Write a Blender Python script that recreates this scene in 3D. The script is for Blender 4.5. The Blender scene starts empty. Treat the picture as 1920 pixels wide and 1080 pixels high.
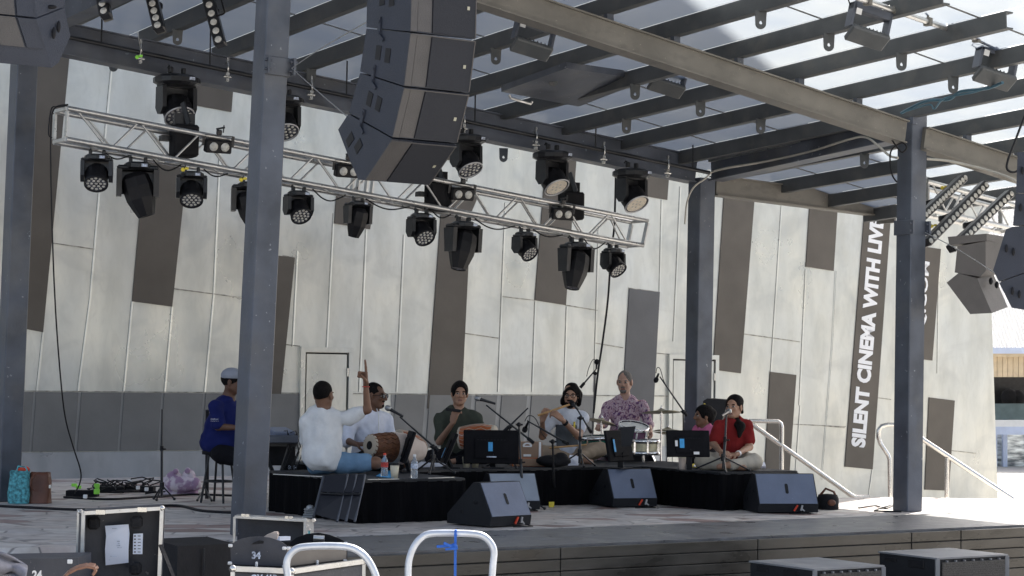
import bpy, math, random
import numpy as np
from mathutils import Vector, Matrix, Quaternion
S=bpy.context.scene
random.seed(4)
# ------------------------------------------------ camera, sky, sun, exposure
FP=3800.0; EYE=1.25; PITCH=math.atan(160/FP); ROLL=0.015
cam=bpy.data.cameras.new('camera'); co=bpy.data.objects.new('camera',cam); S.collection.objects.link(co)
cam.sensor_width=36; cam.lens=FP/1920*36; cam.clip_end=3000; cam.clip_start=.1
RM=(Matrix.Rotation(math.pi/2+PITCH,3,'X')@Matrix.Rotation(ROLL,3,'Z'))
co.matrix_world=Matrix.Translation((0,0,EYE))@RM.to_4x4()
S.camera=co
SUN=Vector((.48,.877,.863)).normalized()
sun=bpy.data.lights.new('sun','SUN'); sun.energy=4.9; sun.angle=math.radians(.5); sun.color=(1,.95,.87)
so=bpy.data.objects.new('sun',sun); S.collection.objects.link(so)
so.rotation_euler=(-SUN).to_track_quat('-Z','Y').to_euler()
W=bpy.data.worlds.new('World'); S.world=W; W.use_nodes=True
nt=W.node_tree; bg=nt.nodes['Background']; sk=nt.nodes.new('ShaderNodeTexSky'); sk.sky_type='NISHITA'; sk.sun_disc=False
sk.sun_elevation=math.asin(SUN.z); sk.sun_rotation=math.atan2(SUN.x,SUN.y); sk.dust_density=4.0; sk.air_density=.85
hs=nt.nodes.new('ShaderNodeHueSaturation'); hs.inputs['Saturation'].default_value=.72; nt.links.new(sk.outputs[0],hs.inputs['Color']); nt.links.new(hs.outputs[0],bg.inputs[0]); bg.inputs[1].default_value=.11
S.view_settings.view_transform='Standard'; S.view_settings.look='None'; S.view_settings.gamma=1
S.view_settings.exposure=1.42
# ------------------------------------------------ frames of reference
O=Vector((-1.97,15.3)); U=Vector((.829,.559)); V=Vector((-.559,.829)); C0=Vector((0,0,EYE))
U3=Vector((U.x,U.y,0)); V3=Vector((V.x,V.y,0)); Z3=Vector((0,0,1))
def uvw(u,v,z=0): q=O+U*u+V*v; return Vector((q.x,q.y,z))
def uv(p): q=Vector((p[0],p[1]))-O; return q.dot(U),q.dot(V)
def ray(px,py): return RM@Vector(((px-960)/FP,-(py-540)/FP,-1))
def P(px,py,d): v=ray(px,py); return C0+v*(d/v.y)
def Zp(px,py,z=0): v=ray(px,py); return C0+v*((z-EYE)/v.z)
def pz(px,d,z):                     # column px at distance d and height z
    v=ray(px,700); q=C0+v*(d/v.y); q.z=z; return q
WA=Vector((-5.5,22.4,0)); WN=Vector((.559,-.829,0))
def Wp(px,py,off=0.0):
    v=ray(px,py); t=((WA+WN*off)-C0).dot(WN)/v.dot(WN); return C0+v*t
def base(u,v): return 4.56-.16*u-.05*v
def Rp(px,py,k):                    # on the sloping roof plane, k above its base
    v=ray(px,py); u0,v0=uv(C0); du=v.x*U.x+v.y*U.y; dv=v.x*V.x+v.y*V.y
    t=(4.56+k-.16*u0-.05*v0-EYE)/(v.z+.16*du+.05*dv); return C0+v*t
# ------------------------------------------------ mesh builder
SPLIT=dict(swivel='swivel',crossbar='crossbar',clamp='clamp',end_frames='end_frame',ball_corners='ball_corner',lugs='lug',frame_edges='edge_trim',corner_tabs='corner_tab',hinge='hinge',latches='latch',handle_recess='handle_recess',hanger_rods='hanger_rod',
 couplers='coupler',green_plugs='green_plug',white_plugs='white_plug',socket_boxes='socket_box',lenses='lens',leg_frame='leg',hoops='hoop',lens_row='lens',heat_sink='heat_sink',side_handle='handle',stand_legs='leg',edge_trim='edge_trim',
 plate='plate',cleat='cleat',pump_machinery='pump',bracket='bracket',diagonals='diagonals',edge_tape='edge_tape',chords='chord',post_clamp='post_clamp',lid_walls='lid_wall',aluminium_edging='aluminium_edging',fretwork='fretwork',hook_body='hook_body')
class MB:
    def __init__(s): s.v=[]; s.f=[]; s.m=[]; s.sm=[]; s.cur=0; s.pc=[]
    def mi(s,i): s.cur=i; return s
    def add(s,vs,fs,smooth=False):
        b=len(s.v); s.v+= [tuple(x) for x in vs]; s.pc.append((b,len(s.v),len(s.f),len(s.f)+len(fs)))
        for f in fs: s.f.append([b+i for i in f]); s.m.append(s.cur); s.sm.append(smooth)
        return s
    def box(s,c,sz,M=None,bev=0):
        c=Vector(c); M=M or Matrix.Identity(3); h=[x/2 for x in sz]
        if bev<=0:
            vs=[c+M@Vector((x*h[0],y*h[1],z*h[2])) for x in(-1,1) for y in(-1,1) for z in(-1,1)]
            return s.add(vs,[(0,1,3,2),(4,6,7,5),(0,4,5,1),(2,3,7,6),(0,2,6,4),(1,5,7,3)])
        b=min(bev,min(h)*.9); vs=[]; idx={}
        for x in(-1,1):
            for y in(-1,1):
                for z in(-1,1):
                    for a in range(3):
                        q=[x*h[0],y*h[1],z*h[2]]
                        for k in range(3):
                            if k!=a: q[k]-=(x,y,z)[k]*b
                        idx[(x,y,z,a)]=len(vs); vs.append(c+M@Vector(q))
        fs=[]
        I=lambda x,y,z,a: idx[(x,y,z,a)]
        for a in range(3):
            o=[k for k in range(3) if k!=a]
            for sg in(-1,1):
                cyc=[(-1,-1),(1,-1),(1,1),(-1,1)]; f=[]
                for p,q in cyc:
                    t=[0,0,0]; t[a]=sg; t[o[0]]=p; t[o[1]]=q; f.append(I(*t,a))
                if (sg==1)==(a==1): f.reverse()
                fs.append(f)
        for a in range(3):                                   # edge strips along axis a
            o=[k for k in range(3) if k!=a]
            for p in(-1,1):
                for q in(-1,1):
                    f=[]
                    for sg,k in((-1,o[0]),(1,o[0]),(1,o[1]),(-1,o[1])):
                        t=[0,0,0]; t[a]=sg; t[o[0]]=p; t[o[1]]=q; f.append(I(*t,k))
                    fs.append(f)
        for x in(-1,1):
            for y in(-1,1):
                for z in(-1,1): fs.append([I(x,y,z,k) for k in range(3)])
        return s.add(vs,fs)
    def bar(s,a,b,w,h=None,up=Z3,bev=0):                    # rectangular bar from a to b
        a=Vector(a); b=Vector(b); h=h or w; d=b-a; L=d.length; y=d.normalized(); x=y.cross(up)
        if x.length<1e-4: x=y.cross(Vector((1,0,0)))
        x.normalize(); z=x.cross(y)
        return s.box((a+b)/2,(w,L,h),Matrix((x,y,z)).transposed(),bev)
    def tube(s,pts,r,n=8,cap=True,closed=False):
        pts=[Vector(p) for p in pts]; k=len(pts); rr=r if hasattr(r,'__len__') else [r]*k
        ring=[]; x=None
        for i,p in enumerate(pts):
            if closed: d=pts[(i+1)%k]-pts[i-1]
            else: d=(pts[min(i+1,k-1)]-pts[max(i-1,0)])
            d.normalize()
            if x is None: x=d.orthogonal().normalized()
            else: x=(x-d*x.dot(d)).normalized()
            y=d.cross(x); ring.append([p+(x*math.cos(2*math.pi*j/n)+y*math.sin(2*math.pi*j/n))*rr[i] for j in range(n)])
        vs=[q for g in ring for q in g]; fs=[]
        for i in range(k if closed else k-1):
            i2=(i+1)%k
            for j in range(n): fs.append((i*n+j,i*n+(j+1)%n,i2*n+(j+1)%n,i2*n+j))
        s.add(vs,fs,True)
        if cap and not closed:
            s.add(ring[0],[tuple(range(n))[::-1]]); s.add(ring[-1],[tuple(range(n))])
        return s
    def cyl(s,a,b,r,r2=None,n=16,cap=True): return s.tube([a,b],[r,r if r2 is None else r2],n,cap)
    def lathe(s,prof,c=(0,0,0),M=None,n=20,smooth=True):     # prof: (radius,z)
        c=Vector(c); M=M or Matrix.Identity(3); k=len(prof); vs=[]
        for r,z in prof:
            for j in range(n): a=2*math.pi*j/n; vs.append(c+M@Vector((r*math.cos(a),r*math.sin(a),z)))
        fs=[(i*n+j,i*n+(j+1)%n,(i+1)*n+(j+1)%n,(i+1)*n+j) for i in range(k-1) for j in range(n)]
        return s.add(vs,fs,smooth)
    def prism(s,poly,ext):                                   # polygon of 3D points pushed along ext
        poly=[Vector(p) for p in poly]; e=Vector(ext); n=len(poly)
        return s.add(poly+[p+e for p in poly],[tuple(range(n))[::-1],tuple(range(n,2*n))]+[(i,(i+1)%n,n+(i+1)%n,n+i) for i in range(n)])
    def ball(s,c,r,M=None,n=14):
        r=r if hasattr(r,'__len__') else (r,r,r); c=Vector(c); M=M or Matrix.Identity(3); vs=[]; m=n//2
        for i in range(m+1):
            t=math.pi*i/m
            for j in range(n):
                a=2*math.pi*j/n; vs.append(c+M@Vector((r[0]*math.sin(t)*math.cos(a),r[1]*math.sin(t)*math.sin(a),r[2]*math.cos(t))))
        return s.add(vs,[(i*n+j,(i+1)*n+j,(i+1)*n+(j+1)%n,i*n+(j+1)%n) for i in range(m) for j in range(n)],True)
    def split(s,one,mats,parent):                           # pieces that do not touch become parts of their own
        A=np.array(s.v); G=[]
        for p in s.pc:
            lo=A[p[0]:p[1]].min(0)-.002; hi=A[p[0]:p[1]].max(0)+.002; g=[[p],lo,hi]
            for h in list(G):
                if (g[1]<=h[2]).all() and (h[1]<=g[2]).all(): g=[g[0]+h[0],np.minimum(g[1],h[1]),np.maximum(g[2],h[2])]; G=[x for x in G if x is not h]
            G.append(g)
        r=None
        for g in G:
            m=MB()
            for a,b,c,d in g[0]:
                k=len(m.v); m.v+=s.v[a:b]; m.f+=[[i-a+k for i in f] for f in s.f[c:d]]; m.m+=s.m[c:d]; m.sm+=s.sm[c:d]
            o=mkobj(one,m.v,m.f,m.m,m.sm,mats,parent); r=r or o
        return r
    def build(s,name,mats,parent=None,org=None):
        if name in SPLIT and parent is not None and org is None: return s.split(SPLIT[name],mats,parent)
        return mkobj(name,s.v,s.f,s.m,s.sm,mats,parent,org)
def wm(o):
    m=o.matrix_basis.copy()
    while o.parent: o=o.parent; m=o.matrix_basis@m
    return m
def mkobj(name,v,f,mi,sm,mats,parent=None,org=None):
    if not isinstance(mats,(list,tuple)): mats=[mats]
    M=wm(parent).inverted() if parent else Matrix.Identity(4)
    T=Matrix.Translation(M@Vector(org)) if org is not None else Matrix.Identity(4)
    A=np.array(T.inverted()@M); v=np.asarray(v,dtype=float).reshape(-1,3); v=v@A[:3,:3].T+A[:3,3]
    me=bpy.data.meshes.new(name); me.from_pydata(v.tolist(),[],f)
    for m in mats: me.materials.append(m)
    me.polygons.foreach_set('material_index',mi); me.polygons.foreach_set('use_smooth',sm); me.update()
    o=bpy.data.objects.new(name,me); S.collection.objects.link(o); o.matrix_basis=T
    if parent: o.parent=parent
    return o
def tag(o,label=None,cat=None,group=None,kind=None):
    if label: o['label']=label
    if cat: o['category']=cat
    if group: o['group']=group
    if kind: o['kind']=kind
    return o
def thing(name,label,cat,loc=(0,0,0),group=None,rz=0):
    o=bpy.data.objects.new(name,None); S.collection.objects.link(o); o.empty_display_size=.1
    o.location=loc; o.rotation_euler=(0,0,rz); o.matrix_basis=Matrix.Translation(loc)@Matrix.Rotation(rz,4,'Z')
    return tag(o,label,cat,group)
def copy_tree(o,parent=None):
    c=o.copy(); S.collection.objects.link(c)
    if parent: c.parent=parent
    for ch in o.children: copy_tree(ch,c)
    return c
def text(body,size,mat,name,origin,right,up,parent,bold=.0,ext=.002,fit=None,align='LEFT'):
    cu=bpy.data.curves.new('t','FONT'); cu.body=body; cu.size=size; cu.offset=bold; cu.extrude=ext; cu.align_x=align; cu.resolution_u=3
    o=bpy.data.objects.new('t',cu); S.collection.objects.link(o); dg=bpy.context.evaluated_depsgraph_get()
    me=bpy.data.meshes.new_from_object(o.evaluated_get(dg)); bpy.data.objects.remove(o)
    v=np.array([x.co[:] for x in me.vertices]); f=[list(p.vertices) for p in me.polygons]
    r=Vector(right).normalized(); u=Vector(up).normalized(); n=r.cross(u)
    if fit:
        v[:,0]=(v[:,0]-v[:,0].min())/(np.ptp(v[:,0]))*fit[0]; v[:,1]=(v[:,1]-v[:,1].min())/(np.ptp(v[:,1]))*fit[1]
    w=np.array(origin)+v[:,:1]*np.array(r)+v[:,1:2]*np.array(u)+v[:,2:3]*np.array(n)
    return mkobj(name,w,f,[0]*len(f),[False]*len(f),mat,parent)
# ------------------------------------------------ materials
def pm(name,col,rough=.6,metal=0,var=.12,scale=5,bump=0,bscale=40,col2=None,fac=.5,stretch=(1,1,1),spec=.5,coat=0,rvar=0,sharp=0,emit=0,alpha=1,trans=0):
    m=bpy.data.materials.new(name); m.use_nodes=True; n=m.node_tree.nodes; l=m.node_tree.links; b=n['Principled BSDF']
    tc=n.new('ShaderNodeTexCoord'); mp=n.new('ShaderNodeMapping'); l.new(tc.outputs['Object'],mp.inputs[0]); mp.inputs['Scale'].default_value=stretch
    nz=n.new('ShaderNodeTexNoise'); nz.inputs['Scale'].default_value=scale; nz.inputs['Detail'].default_value=5; l.new(mp.outputs[0],nz.inputs['Vector'])
    c1=col; c2=col2 or tuple(min(1,x*(1+var)) for x in col); c0=col if col2 else tuple(x*(1-var) for x in col)
    rp=n.new('ShaderNodeValToRGB'); w=.18*(1-sharp)+.01
    rp.color_ramp.elements[0].position=max(0,fac-w); rp.color_ramp.elements[1].position=min(1,fac+w)
    rp.color_ramp.elements[0].color=(*c0,1); rp.color_ramp.elements[1].color=(*c2,1)
    l.new(nz.outputs[0],rp.inputs[0]); l.new(rp.outputs[0],b.inputs['Base Color'])
    b.inputs['Roughness'].default_value=rough; b.inputs['Metallic'].default_value=metal; b.inputs['Specular IOR Level'].default_value=spec
    if coat: b.inputs['Coat Weight'].default_value=coat
    if rvar:
        mr=n.new('ShaderNodeMapRange'); mr.inputs[1].default_value=.3; mr.inputs[2].default_value=.7; mr.inputs[3].default_value=rough-rvar; mr.inputs[4].default_value=rough+rvar
        l.new(nz.outputs[0],mr.inputs[0]); l.new(mr.outputs[0],b.inputs['Roughness'])
    if bump:
        n2=n.new('ShaderNodeTexNoise'); n2.inputs['Scale'].default_value=bscale; n2.inputs['Detail'].default_value=4; l.new(mp.outputs[0],n2.inputs['Vector'])
        bp=n.new('ShaderNodeBump'); bp.inputs['Strength'].default_value=bump; bp.inputs['Distance'].default_value=.02; l.new(n2.outputs[0],bp.inputs['Height']); l.new(bp.outputs[0],b.inputs['Normal'])
    if trans: b.inputs['Transmission Weight'].default_value=trans
    return m
def specks(m,col,scale=30,lo=.68,hi=.72,amt=.7,st=(1,1,1)):     # chips, dust spots or stains with a shape of their own
    n=m.node_tree.nodes; l=m.node_tree.links; b=n['Principled BSDF']; src=b.inputs['Base Color'].links[0].from_socket
    tc=n.new('ShaderNodeTexCoord'); mp=n.new('ShaderNodeMapping'); mp.inputs['Scale'].default_value=st; l.new(tc.outputs['Object'],mp.inputs[0])
    z=n.new('ShaderNodeTexNoise'); z.inputs['Scale'].default_value=scale; z.inputs['Detail'].default_value=3; l.new(mp.outputs[0],z.inputs['Vector'])
    r=n.new('ShaderNodeMapRange'); r.inputs[1].default_value=lo; r.inputs[2].default_value=hi; r.inputs[4].default_value=amt; l.new(z.outputs[0],r.inputs[0])
    x=n.new('ShaderNodeMix'); x.data_type='RGBA'; l.new(r.outputs[0],x.inputs[0]); l.new(src,x.inputs[6]); x.inputs[7].default_value=(*col,1); l.new(x.outputs[2],b.inputs['Base Color']); return m
M={}
M['steel']=pm('painted_steel',(.090,.102,.128),.42,.25,.3,3,.08,60,rvar=.1)
specks(M['steel'],(.32,.34,.37),22,.70,.73,.7); specks(M['steel'],(.05,.05,.05),4,.55,.75,.35,(1,1,.25)); specks(M['steel'],(.2,.19,.17),2.5,.5,.7,.25)
M['steel3']=pm('painted_purlin_steel',(.078,.084,.088),.5,.2,.25,3,.08,60,rvar=.1); specks(M['steel3'],(.15,.14,.125),5,.55,.7,.3)
M['steel2']=pm('painted_steel_warm',(.178,.168,.148),.5,.2,.16,3,.08,60,rvar=.1)
specks(M['steel2'],(.10,.095,.085),6,.55,.7,.4,(1,1,2)); specks(M['steel2'],(.36,.33,.28),40,.70,.73,.6)
M['galv']=pm('galvanised_wall',(.47,.46,.42),.5,.1,.1,1.2)
M['black']=pm('black_plastic',(.009,.009,.011),.5,0,.3,12,.1,90,spec=.28)
M['black2']=pm('black_satin_metal',(.02,.021,.024),.32,.2,.3,10,.1,60)
M['blackm']=pm('black_matt',(.012,.012,.014),.8,0,.3,8,.15,50,spec=.25)
M['cloth_black']=pm('black_drape',(.004,.004,.005),.95,0,.3,6,.3,14,stretch=(6,6,.6),spec=.1)
M['alu']=pm('aluminium_tube',(.58,.58,.57),.34,.85,.12,20,.06,80,rvar=.08)
M['chrome']=pm('chrome',(.8,.8,.8),.15,1,.05,10)
M['inox']=pm('brushed_stainless',(.7,.68,.64),.25,.95,.08,8)
M['white']=pm('white_plastic',(.78,.78,.77),.5,0,.05,8)
M['paper']=pm('paper',(.72,.76,.86),.8,0,.05,6)
M['label']=pm('printed_label',(.45,.5,.6),.7,0,.3,60,sharp=.7)
M['blue']=pm('blue_sticker',(.05,.36,.72),.5,0,.15,20)
M['brownp']=pm('brown_wall_panel',(.105,.091,.075),.5,.25,.14,2,.05,30)
M['charp']=pm('charcoal_wall_panel',(.115,.115,.118),.5,.25,.12,2,.05,30); M['dadob']=pm('pale_dado_joint',(.31,.31,.30),.5,.3,.12,3,.05,30); M['greyp']=pm('grey_wall_panel',(.19,.19,.185),.45,.35,.12,2,.05,30)
M['seam']=pm('dark_seam',(.36,.34,.29),.8,0,.5,14)
def wall_mat(name,a,b2,c):
    m=bpy.data.materials.new(name); m.use_nodes=True; n=m.node_tree.nodes; l=m.node_tree.links; bs=n['Principled BSDF']
    tc=n.new('ShaderNodeTexCoord')
    def noise(sc,st,det=5,dist=0):
        mp=n.new('ShaderNodeMapping'); mp.inputs['Scale'].default_value=st; l.new(tc.outputs['Object'],mp.inputs[0])
        x=n.new('ShaderNodeTexNoise'); x.inputs['Scale'].default_value=sc; x.inputs['Detail'].default_value=det; x.inputs['Distortion'].default_value=dist; l.new(mp.outputs[0],x.inputs['Vector']); return x
    def mix(f,p,q):
        x=n.new('ShaderNodeMix'); x.data_type='RGBA'
        l.new(f,x.inputs[0])
        for s_,i in((p,6),(q,7)):
            if isinstance(s_,tuple): x.inputs[i].default_value=(*s_,1)
            else: l.new(s_,x.inputs[i])
        return x.outputs[2]
    def ramp(x,p0,p1):
        r=n.new('ShaderNodeMapRange'); r.inputs[1].default_value=p0; r.inputs[2].default_value=p1; l.new(x.outputs[0],r.inputs[0]); return r.outputs[0]
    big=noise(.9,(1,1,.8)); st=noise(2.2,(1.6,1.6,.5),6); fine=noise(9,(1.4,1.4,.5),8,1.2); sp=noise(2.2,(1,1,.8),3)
    c1=mix(ramp(big,.36,.64),a,b2); c2=mix(ramp(st,.42,.72),c1,c)  # broad light and dark blotches paint in sky reflections along with patina
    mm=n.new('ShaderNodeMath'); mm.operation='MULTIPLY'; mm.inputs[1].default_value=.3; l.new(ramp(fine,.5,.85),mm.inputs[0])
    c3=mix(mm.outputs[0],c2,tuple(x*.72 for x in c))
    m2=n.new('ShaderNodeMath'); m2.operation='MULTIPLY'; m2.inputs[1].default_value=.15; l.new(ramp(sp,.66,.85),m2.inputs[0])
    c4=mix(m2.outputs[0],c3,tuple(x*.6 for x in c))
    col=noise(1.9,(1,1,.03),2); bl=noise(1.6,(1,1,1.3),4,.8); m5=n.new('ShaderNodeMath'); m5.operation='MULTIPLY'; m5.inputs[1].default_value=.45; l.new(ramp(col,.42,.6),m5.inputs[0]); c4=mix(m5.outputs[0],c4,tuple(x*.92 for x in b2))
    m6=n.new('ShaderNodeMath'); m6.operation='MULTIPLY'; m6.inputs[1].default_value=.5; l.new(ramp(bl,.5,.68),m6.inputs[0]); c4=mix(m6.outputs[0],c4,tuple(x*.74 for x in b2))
    l.new(c4,bs.inputs['Base Color']); bs.inputs['Metallic'].default_value=.5
    r=n.new('ShaderNodeMapRange'); r.inputs[1].default_value=.3; r.inputs[2].default_value=.7; r.inputs[3].default_value=.24; r.inputs[4].default_value=.46; l.new(big.outputs[0],r.inputs[0]); l.new(r.outputs[0],bs.inputs['Roughness'])
    bp=n.new('ShaderNodeBump'); bp.inputs['Strength'].default_value=.25; bp.inputs['Distance'].default_value=.05; l.new(sp.outputs[0],bp.inputs['Height']); l.new(bp.outputs[0],bs.inputs['Normal'])
    return m
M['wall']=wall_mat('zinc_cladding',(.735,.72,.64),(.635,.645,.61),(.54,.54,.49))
M['wall2']=wall_mat('zinc_cladding_low',(.47,.48,.49),(.42,.44,.46),(.36,.38,.39))
def sheet_mat():
    m=bpy.data.materials.new('translucent_roof_sheet'); m.use_nodes=True; n=m.node_tree.nodes; l=m.node_tree.links; n.remove(n['Principled BSDF'])
    d=n.new('ShaderNodeBsdfDiffuse'); t=n.new('ShaderNodeBsdfTranslucent'); g=n.new('ShaderNodeBsdfGlossy'); a=n.new('ShaderNodeMixShader'); b=n.new('ShaderNodeMixShader')
    tc=n.new('ShaderNodeTexCoord'); nz=n.new('ShaderNodeTexNoise'); nz.inputs['Scale'].default_value=1.3; l.new(tc.outputs['Object'],nz.inputs[0])
    rp=n.new('ShaderNodeValToRGB'); rp.color_ramp.elements[0].position=.35; rp.color_ramp.elements[1].position=.65; rp.color_ramp.elements[0].color=(.64,.72,.82,1); rp.color_ramp.elements[1].color=(.78,.84,.88,1); l.new(nz.outputs[0],rp.inputs[0])
    l.new(rp.outputs[0],t.inputs[0]); d.inputs[0].default_value=(.05,.065,.10,1); g.inputs[0].default_value=(.8,.8,.85,1); g.inputs['Roughness'].default_value=.22
    a.inputs[0].default_value=.30; l.new(d.outputs[0],a.inputs[1]); l.new(t.outputs[0],a.inputs[2]); b.inputs[0].default_value=.13; l.new(a.outputs[0],b.inputs[1]); l.new(g.outputs[0],b.inputs[2])
    l.new(b.outputs[0],n['Material Output'].inputs[0]); return m
M['sheet']=sheet_mat()
def paving_mat():
    m=bpy.data.materials.new('stone_paving'); m.use_nodes=True; n=m.node_tree.nodes; l=m.node_tree.links; b=n['Principled BSDF']
    tc=n.new('ShaderNodeTexCoord'); mp=n.new('ShaderNodeMapping'); mp.inputs['Rotation'].default_value=(0,0,.25); mp.inputs['Scale'].default_value=(1.0,1.5,1); l.new(tc.outputs['Object'],mp.inputs[0])
    v=n.new('ShaderNodeTexVoronoi'); v.inputs['Scale'].default_value=2.6; v.inputs['Randomness'].default_value=.9; l.new(mp.outputs[0],v.inputs['Vector'])
    rp=n.new('ShaderNodeValToRGB'); rp.color_ramp.interpolation='CONSTANT'; e=rp.color_ramp.elements
    cols=[(0,(.55,.505,.475)),(.3,(.61,.575,.54)),(.5,(.50,.47,.45)),(.66,(.56,.50,.46)),(.8,(.24,.165,.15)),(.86,(.54,.51,.50)),(.94,(.34,.24,.22))]
    e[0].position=0; e[0].color=(*cols[0][1],1); e[1].position=cols[1][0]; e[1].color=(*cols[1][1],1)
    for p,c in cols[2:]: x=e.new(p); x.color=(*c,1)
    sx=n.new('ShaderNodeSeparateColor'); l.new(v.outputs['Color'],sx.inputs[0]); l.new(sx.outputs[0],rp.inputs[0])
    v2=n.new('ShaderNodeTexVoronoi'); v2.feature='DISTANCE_TO_EDGE'; v2.inputs['Scale'].default_value=2.6; v2.inputs['Randomness'].default_value=.9; l.new(mp.outputs[0],v2.inputs['Vector'])
    mr=n.new('ShaderNodeMapRange'); mr.inputs[1].default_value=.008; mr.inputs[2].default_value=.03; l.new(v2.outputs[0],mr.inputs[0])
    mx=n.new('ShaderNodeMix'); mx.data_type='RGBA'; l.new(mr.outputs[0],mx.inputs[0]); mx.inputs[6].default_value=(.27,.25,.24,1); l.new(rp.outputs[0],mx.inputs[7])
    nz=n.new('ShaderNodeTexNoise'); nz.inputs['Scale'].default_value=7; nz.inputs['Detail'].default_value=6; l.new(tc.outputs['Object'],nz.inputs[0])
    m3=n.new('ShaderNodeMix'); m3.data_type='RGBA'; m3.blend_type='OVERLAY'; m3.inputs[0].default_value=.55; l.new(mx.outputs[2],m3.inputs[6]); l.new(nz.outputs[0],m3.inputs[7]); l.new(m3.outputs[2],b.inputs['Base Color'])
    b.inputs['Roughness'].default_value=.5; b.inputs['Specular IOR Level'].default_value=.4
    bp=n.new('ShaderNodeBump'); bp.inputs['Strength'].default_value=.4; bp.inputs['Distance'].default_value=.01; l.new(mr.outputs[0],bp.inputs['Height']); l.new(bp.outputs[0],b.inputs['Normal'])
    return m
M['paving']=paving_mat()
M['deck']=pm('dark_deck',(.13,.13,.135),.38,0,.35,5,.25,40,rvar=.12)
M['fascia']=pm('dark_metal_fascia',(.075,.068,.058),.32,.35,.35,2.2,.08,20,stretch=(1,1,3),rvar=.1)
M['ground']=pm('plaza_concrete',(.42,.4,.37),.8,0,.15,.7,.2,12)
# ------------------------------------------------ the setting
def flat(name,pts,mat,z=None,kind='structure',thick=0):
    mb=MB(); pts=[Vector(p) for p in pts]
    if z is not None: pts=[Vector((p.x,p.y,z)) for p in pts]
    if thick: mb.prism([p-Vector((0,0,thick)) for p in pts],(0,0,thick))
    else: mb.add(pts,[tuple(range(len(pts)))])
    return tag(mb.build(name,mat),kind=kind)
GZ=-.75
flat('ground',[(-400,-300,GZ),(600,-300,GZ),(600,900,GZ),(-400,900,GZ)],M['ground'])
k0=Zp(332,1022); uk,vk=uv(k0)
# paved stage floor: reaches the wall behind the players, stops short of it on the right where the stairs go down
flat('stage_floor',[uvw(-9,-.3),uvw(9.5,-.3),uvw(9.9,.6),uvw(9.4,1.2),uvw(8.35,1.9),uvw(7.45,1.95),uvw(7.7,7.85),uvw(-9,7.85)],M['paving'],thick=.7)
# dark edging band with a panelled front
band=[uvw(-1.15,-1.76,.012),uvw(10.6,-1.7,.012),uvw(10.2,-.296,.012),uvw(uk,vk,.012)]
flat('stage_edge_band',band,M['deck'],thick=.6)
flat('lower_paving',[uvw(-9,-.3),uvw(uk-.02,-.3),uvw(uk-.02,-3.4),uvw(-9,-3.4)],M['paving'],z=-.1,thick=.5)
flat('kerb_step',[uvw(-9,-.3),uvw(uk-.03,-.3),uvw(uk-.03,-.62),uvw(-9,-.62)],M['paving'],z=-.045,thick=.4)
fb=MB()
zz=.0; edges=[-.6]+[1.52*i-.05 for i in range(1,9)]
us=[uv(Zp(x,y))[0] for x,y in((1023,1022),(1362,1003),(1657,992),(1748,988))]
vs_=[-1.13]+us+[10.5]
for r in range(8):
    for a,b in zip(vs_[:-1],vs_[1:]):
        A=uvw(a+.004,-1.785,zz-.005-.086*r-.04); B=uvw(b-.004,-1.785+(0.06*(b>10)),A.z)
        fb.bar(A,B,.03,.08,bev=.004)
fo=fb.build('stage_front',[M['fascia']]); tag(fo,kind='structure')
# ------------------------------------------------ wall
wall=thing('stage_wall','tall pale zinc clad building wall with brown stripe panels behind the stage','building wall',WA)
WU=Vector((.829,.559,0))
def wt(p): return (Vector(p)-WA).dot(WU)
tr1=wt(Wp(1872,950)); zr1=Wp(1872,950).z; tr2=wt(Wp(1851,330)); zr2=Wp(1851,330).z
TUP=19.0  # unseen upper wall, widened to shape the shadow falling on the roof
def tr(z): return tr1+(tr2-tr1)*(z-zr1)/(zr2-zr1)
poly=[WA+WU*(-9)+Z3*-1.0, WA+WU*tr(-1)+Z3*-1.0, WA+WU*tr(7)+Z3*7, WA+WU*TUP+Z3*7.6, WA+WU*TUP+Z3*24, WA+WU*(-9)+Z3*24]
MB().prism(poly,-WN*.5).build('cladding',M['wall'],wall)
# lower band
zt=Wp(200,847).z; zd=Wp(200,736).z
MB().prism([WA+WN*.001+WU*t+Z3*z for t,z in((-2,-.2),(9.6,-.2),(9.6,zt),(-2,zt))],WN*.012).build('base_band',M['wall2'],wall)
# grey dado: a backing sheet with raised panels, its paler joints showing between them
for A_,B_ in((-20,560),(733,1112)):
    p=[Wp(A_,845),Wp(B_,845),Wp(B_,737.5),Wp(A_,737.5)]
    for q,z in zip(p,(zt+.01,zt+.01,zd,zd)): q.z=z
    MB().prism(p,WN*.008).build('dado_backing',M['dadob'],wall)
dd=MB(); xs=[(-20,59),(64,143),(149,224),(229,299),(304,377),(382,560),(738,793),(802,880),(889,928),(937,984),(993,1060),(1068,1112)]
for a,b in xs:
    sh=10
    p=[Wp(a-sh*.5,845,.0),Wp(b-sh*.5,845,0),Wp(b+sh*.3,737.5,0),Wp(a+sh*.3,737.5,0)]
    for q,z in zip(p,(zt+.01,zt+.01,zd,zd)): q.z=z
    dd.prism(p,WN*.02)
dd.build('dado_panel',M['greyp'],wall)
MB().bar(WA+WU*-2+Z3*(zd+.01)+WN*.006,WA+WU*9.4+Z3*(zd+.01)+WN*.006,.012,.012).build('dado_rail',M['seam'],wall)
def stripe(pts,mat='brownp',off=.016,parent=wall,name='stripe_panel'):
    p=[Wp(x,y) for x,y in pts]; return MB().prism(p,WN*off).build(name,M[mat],parent)
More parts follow.
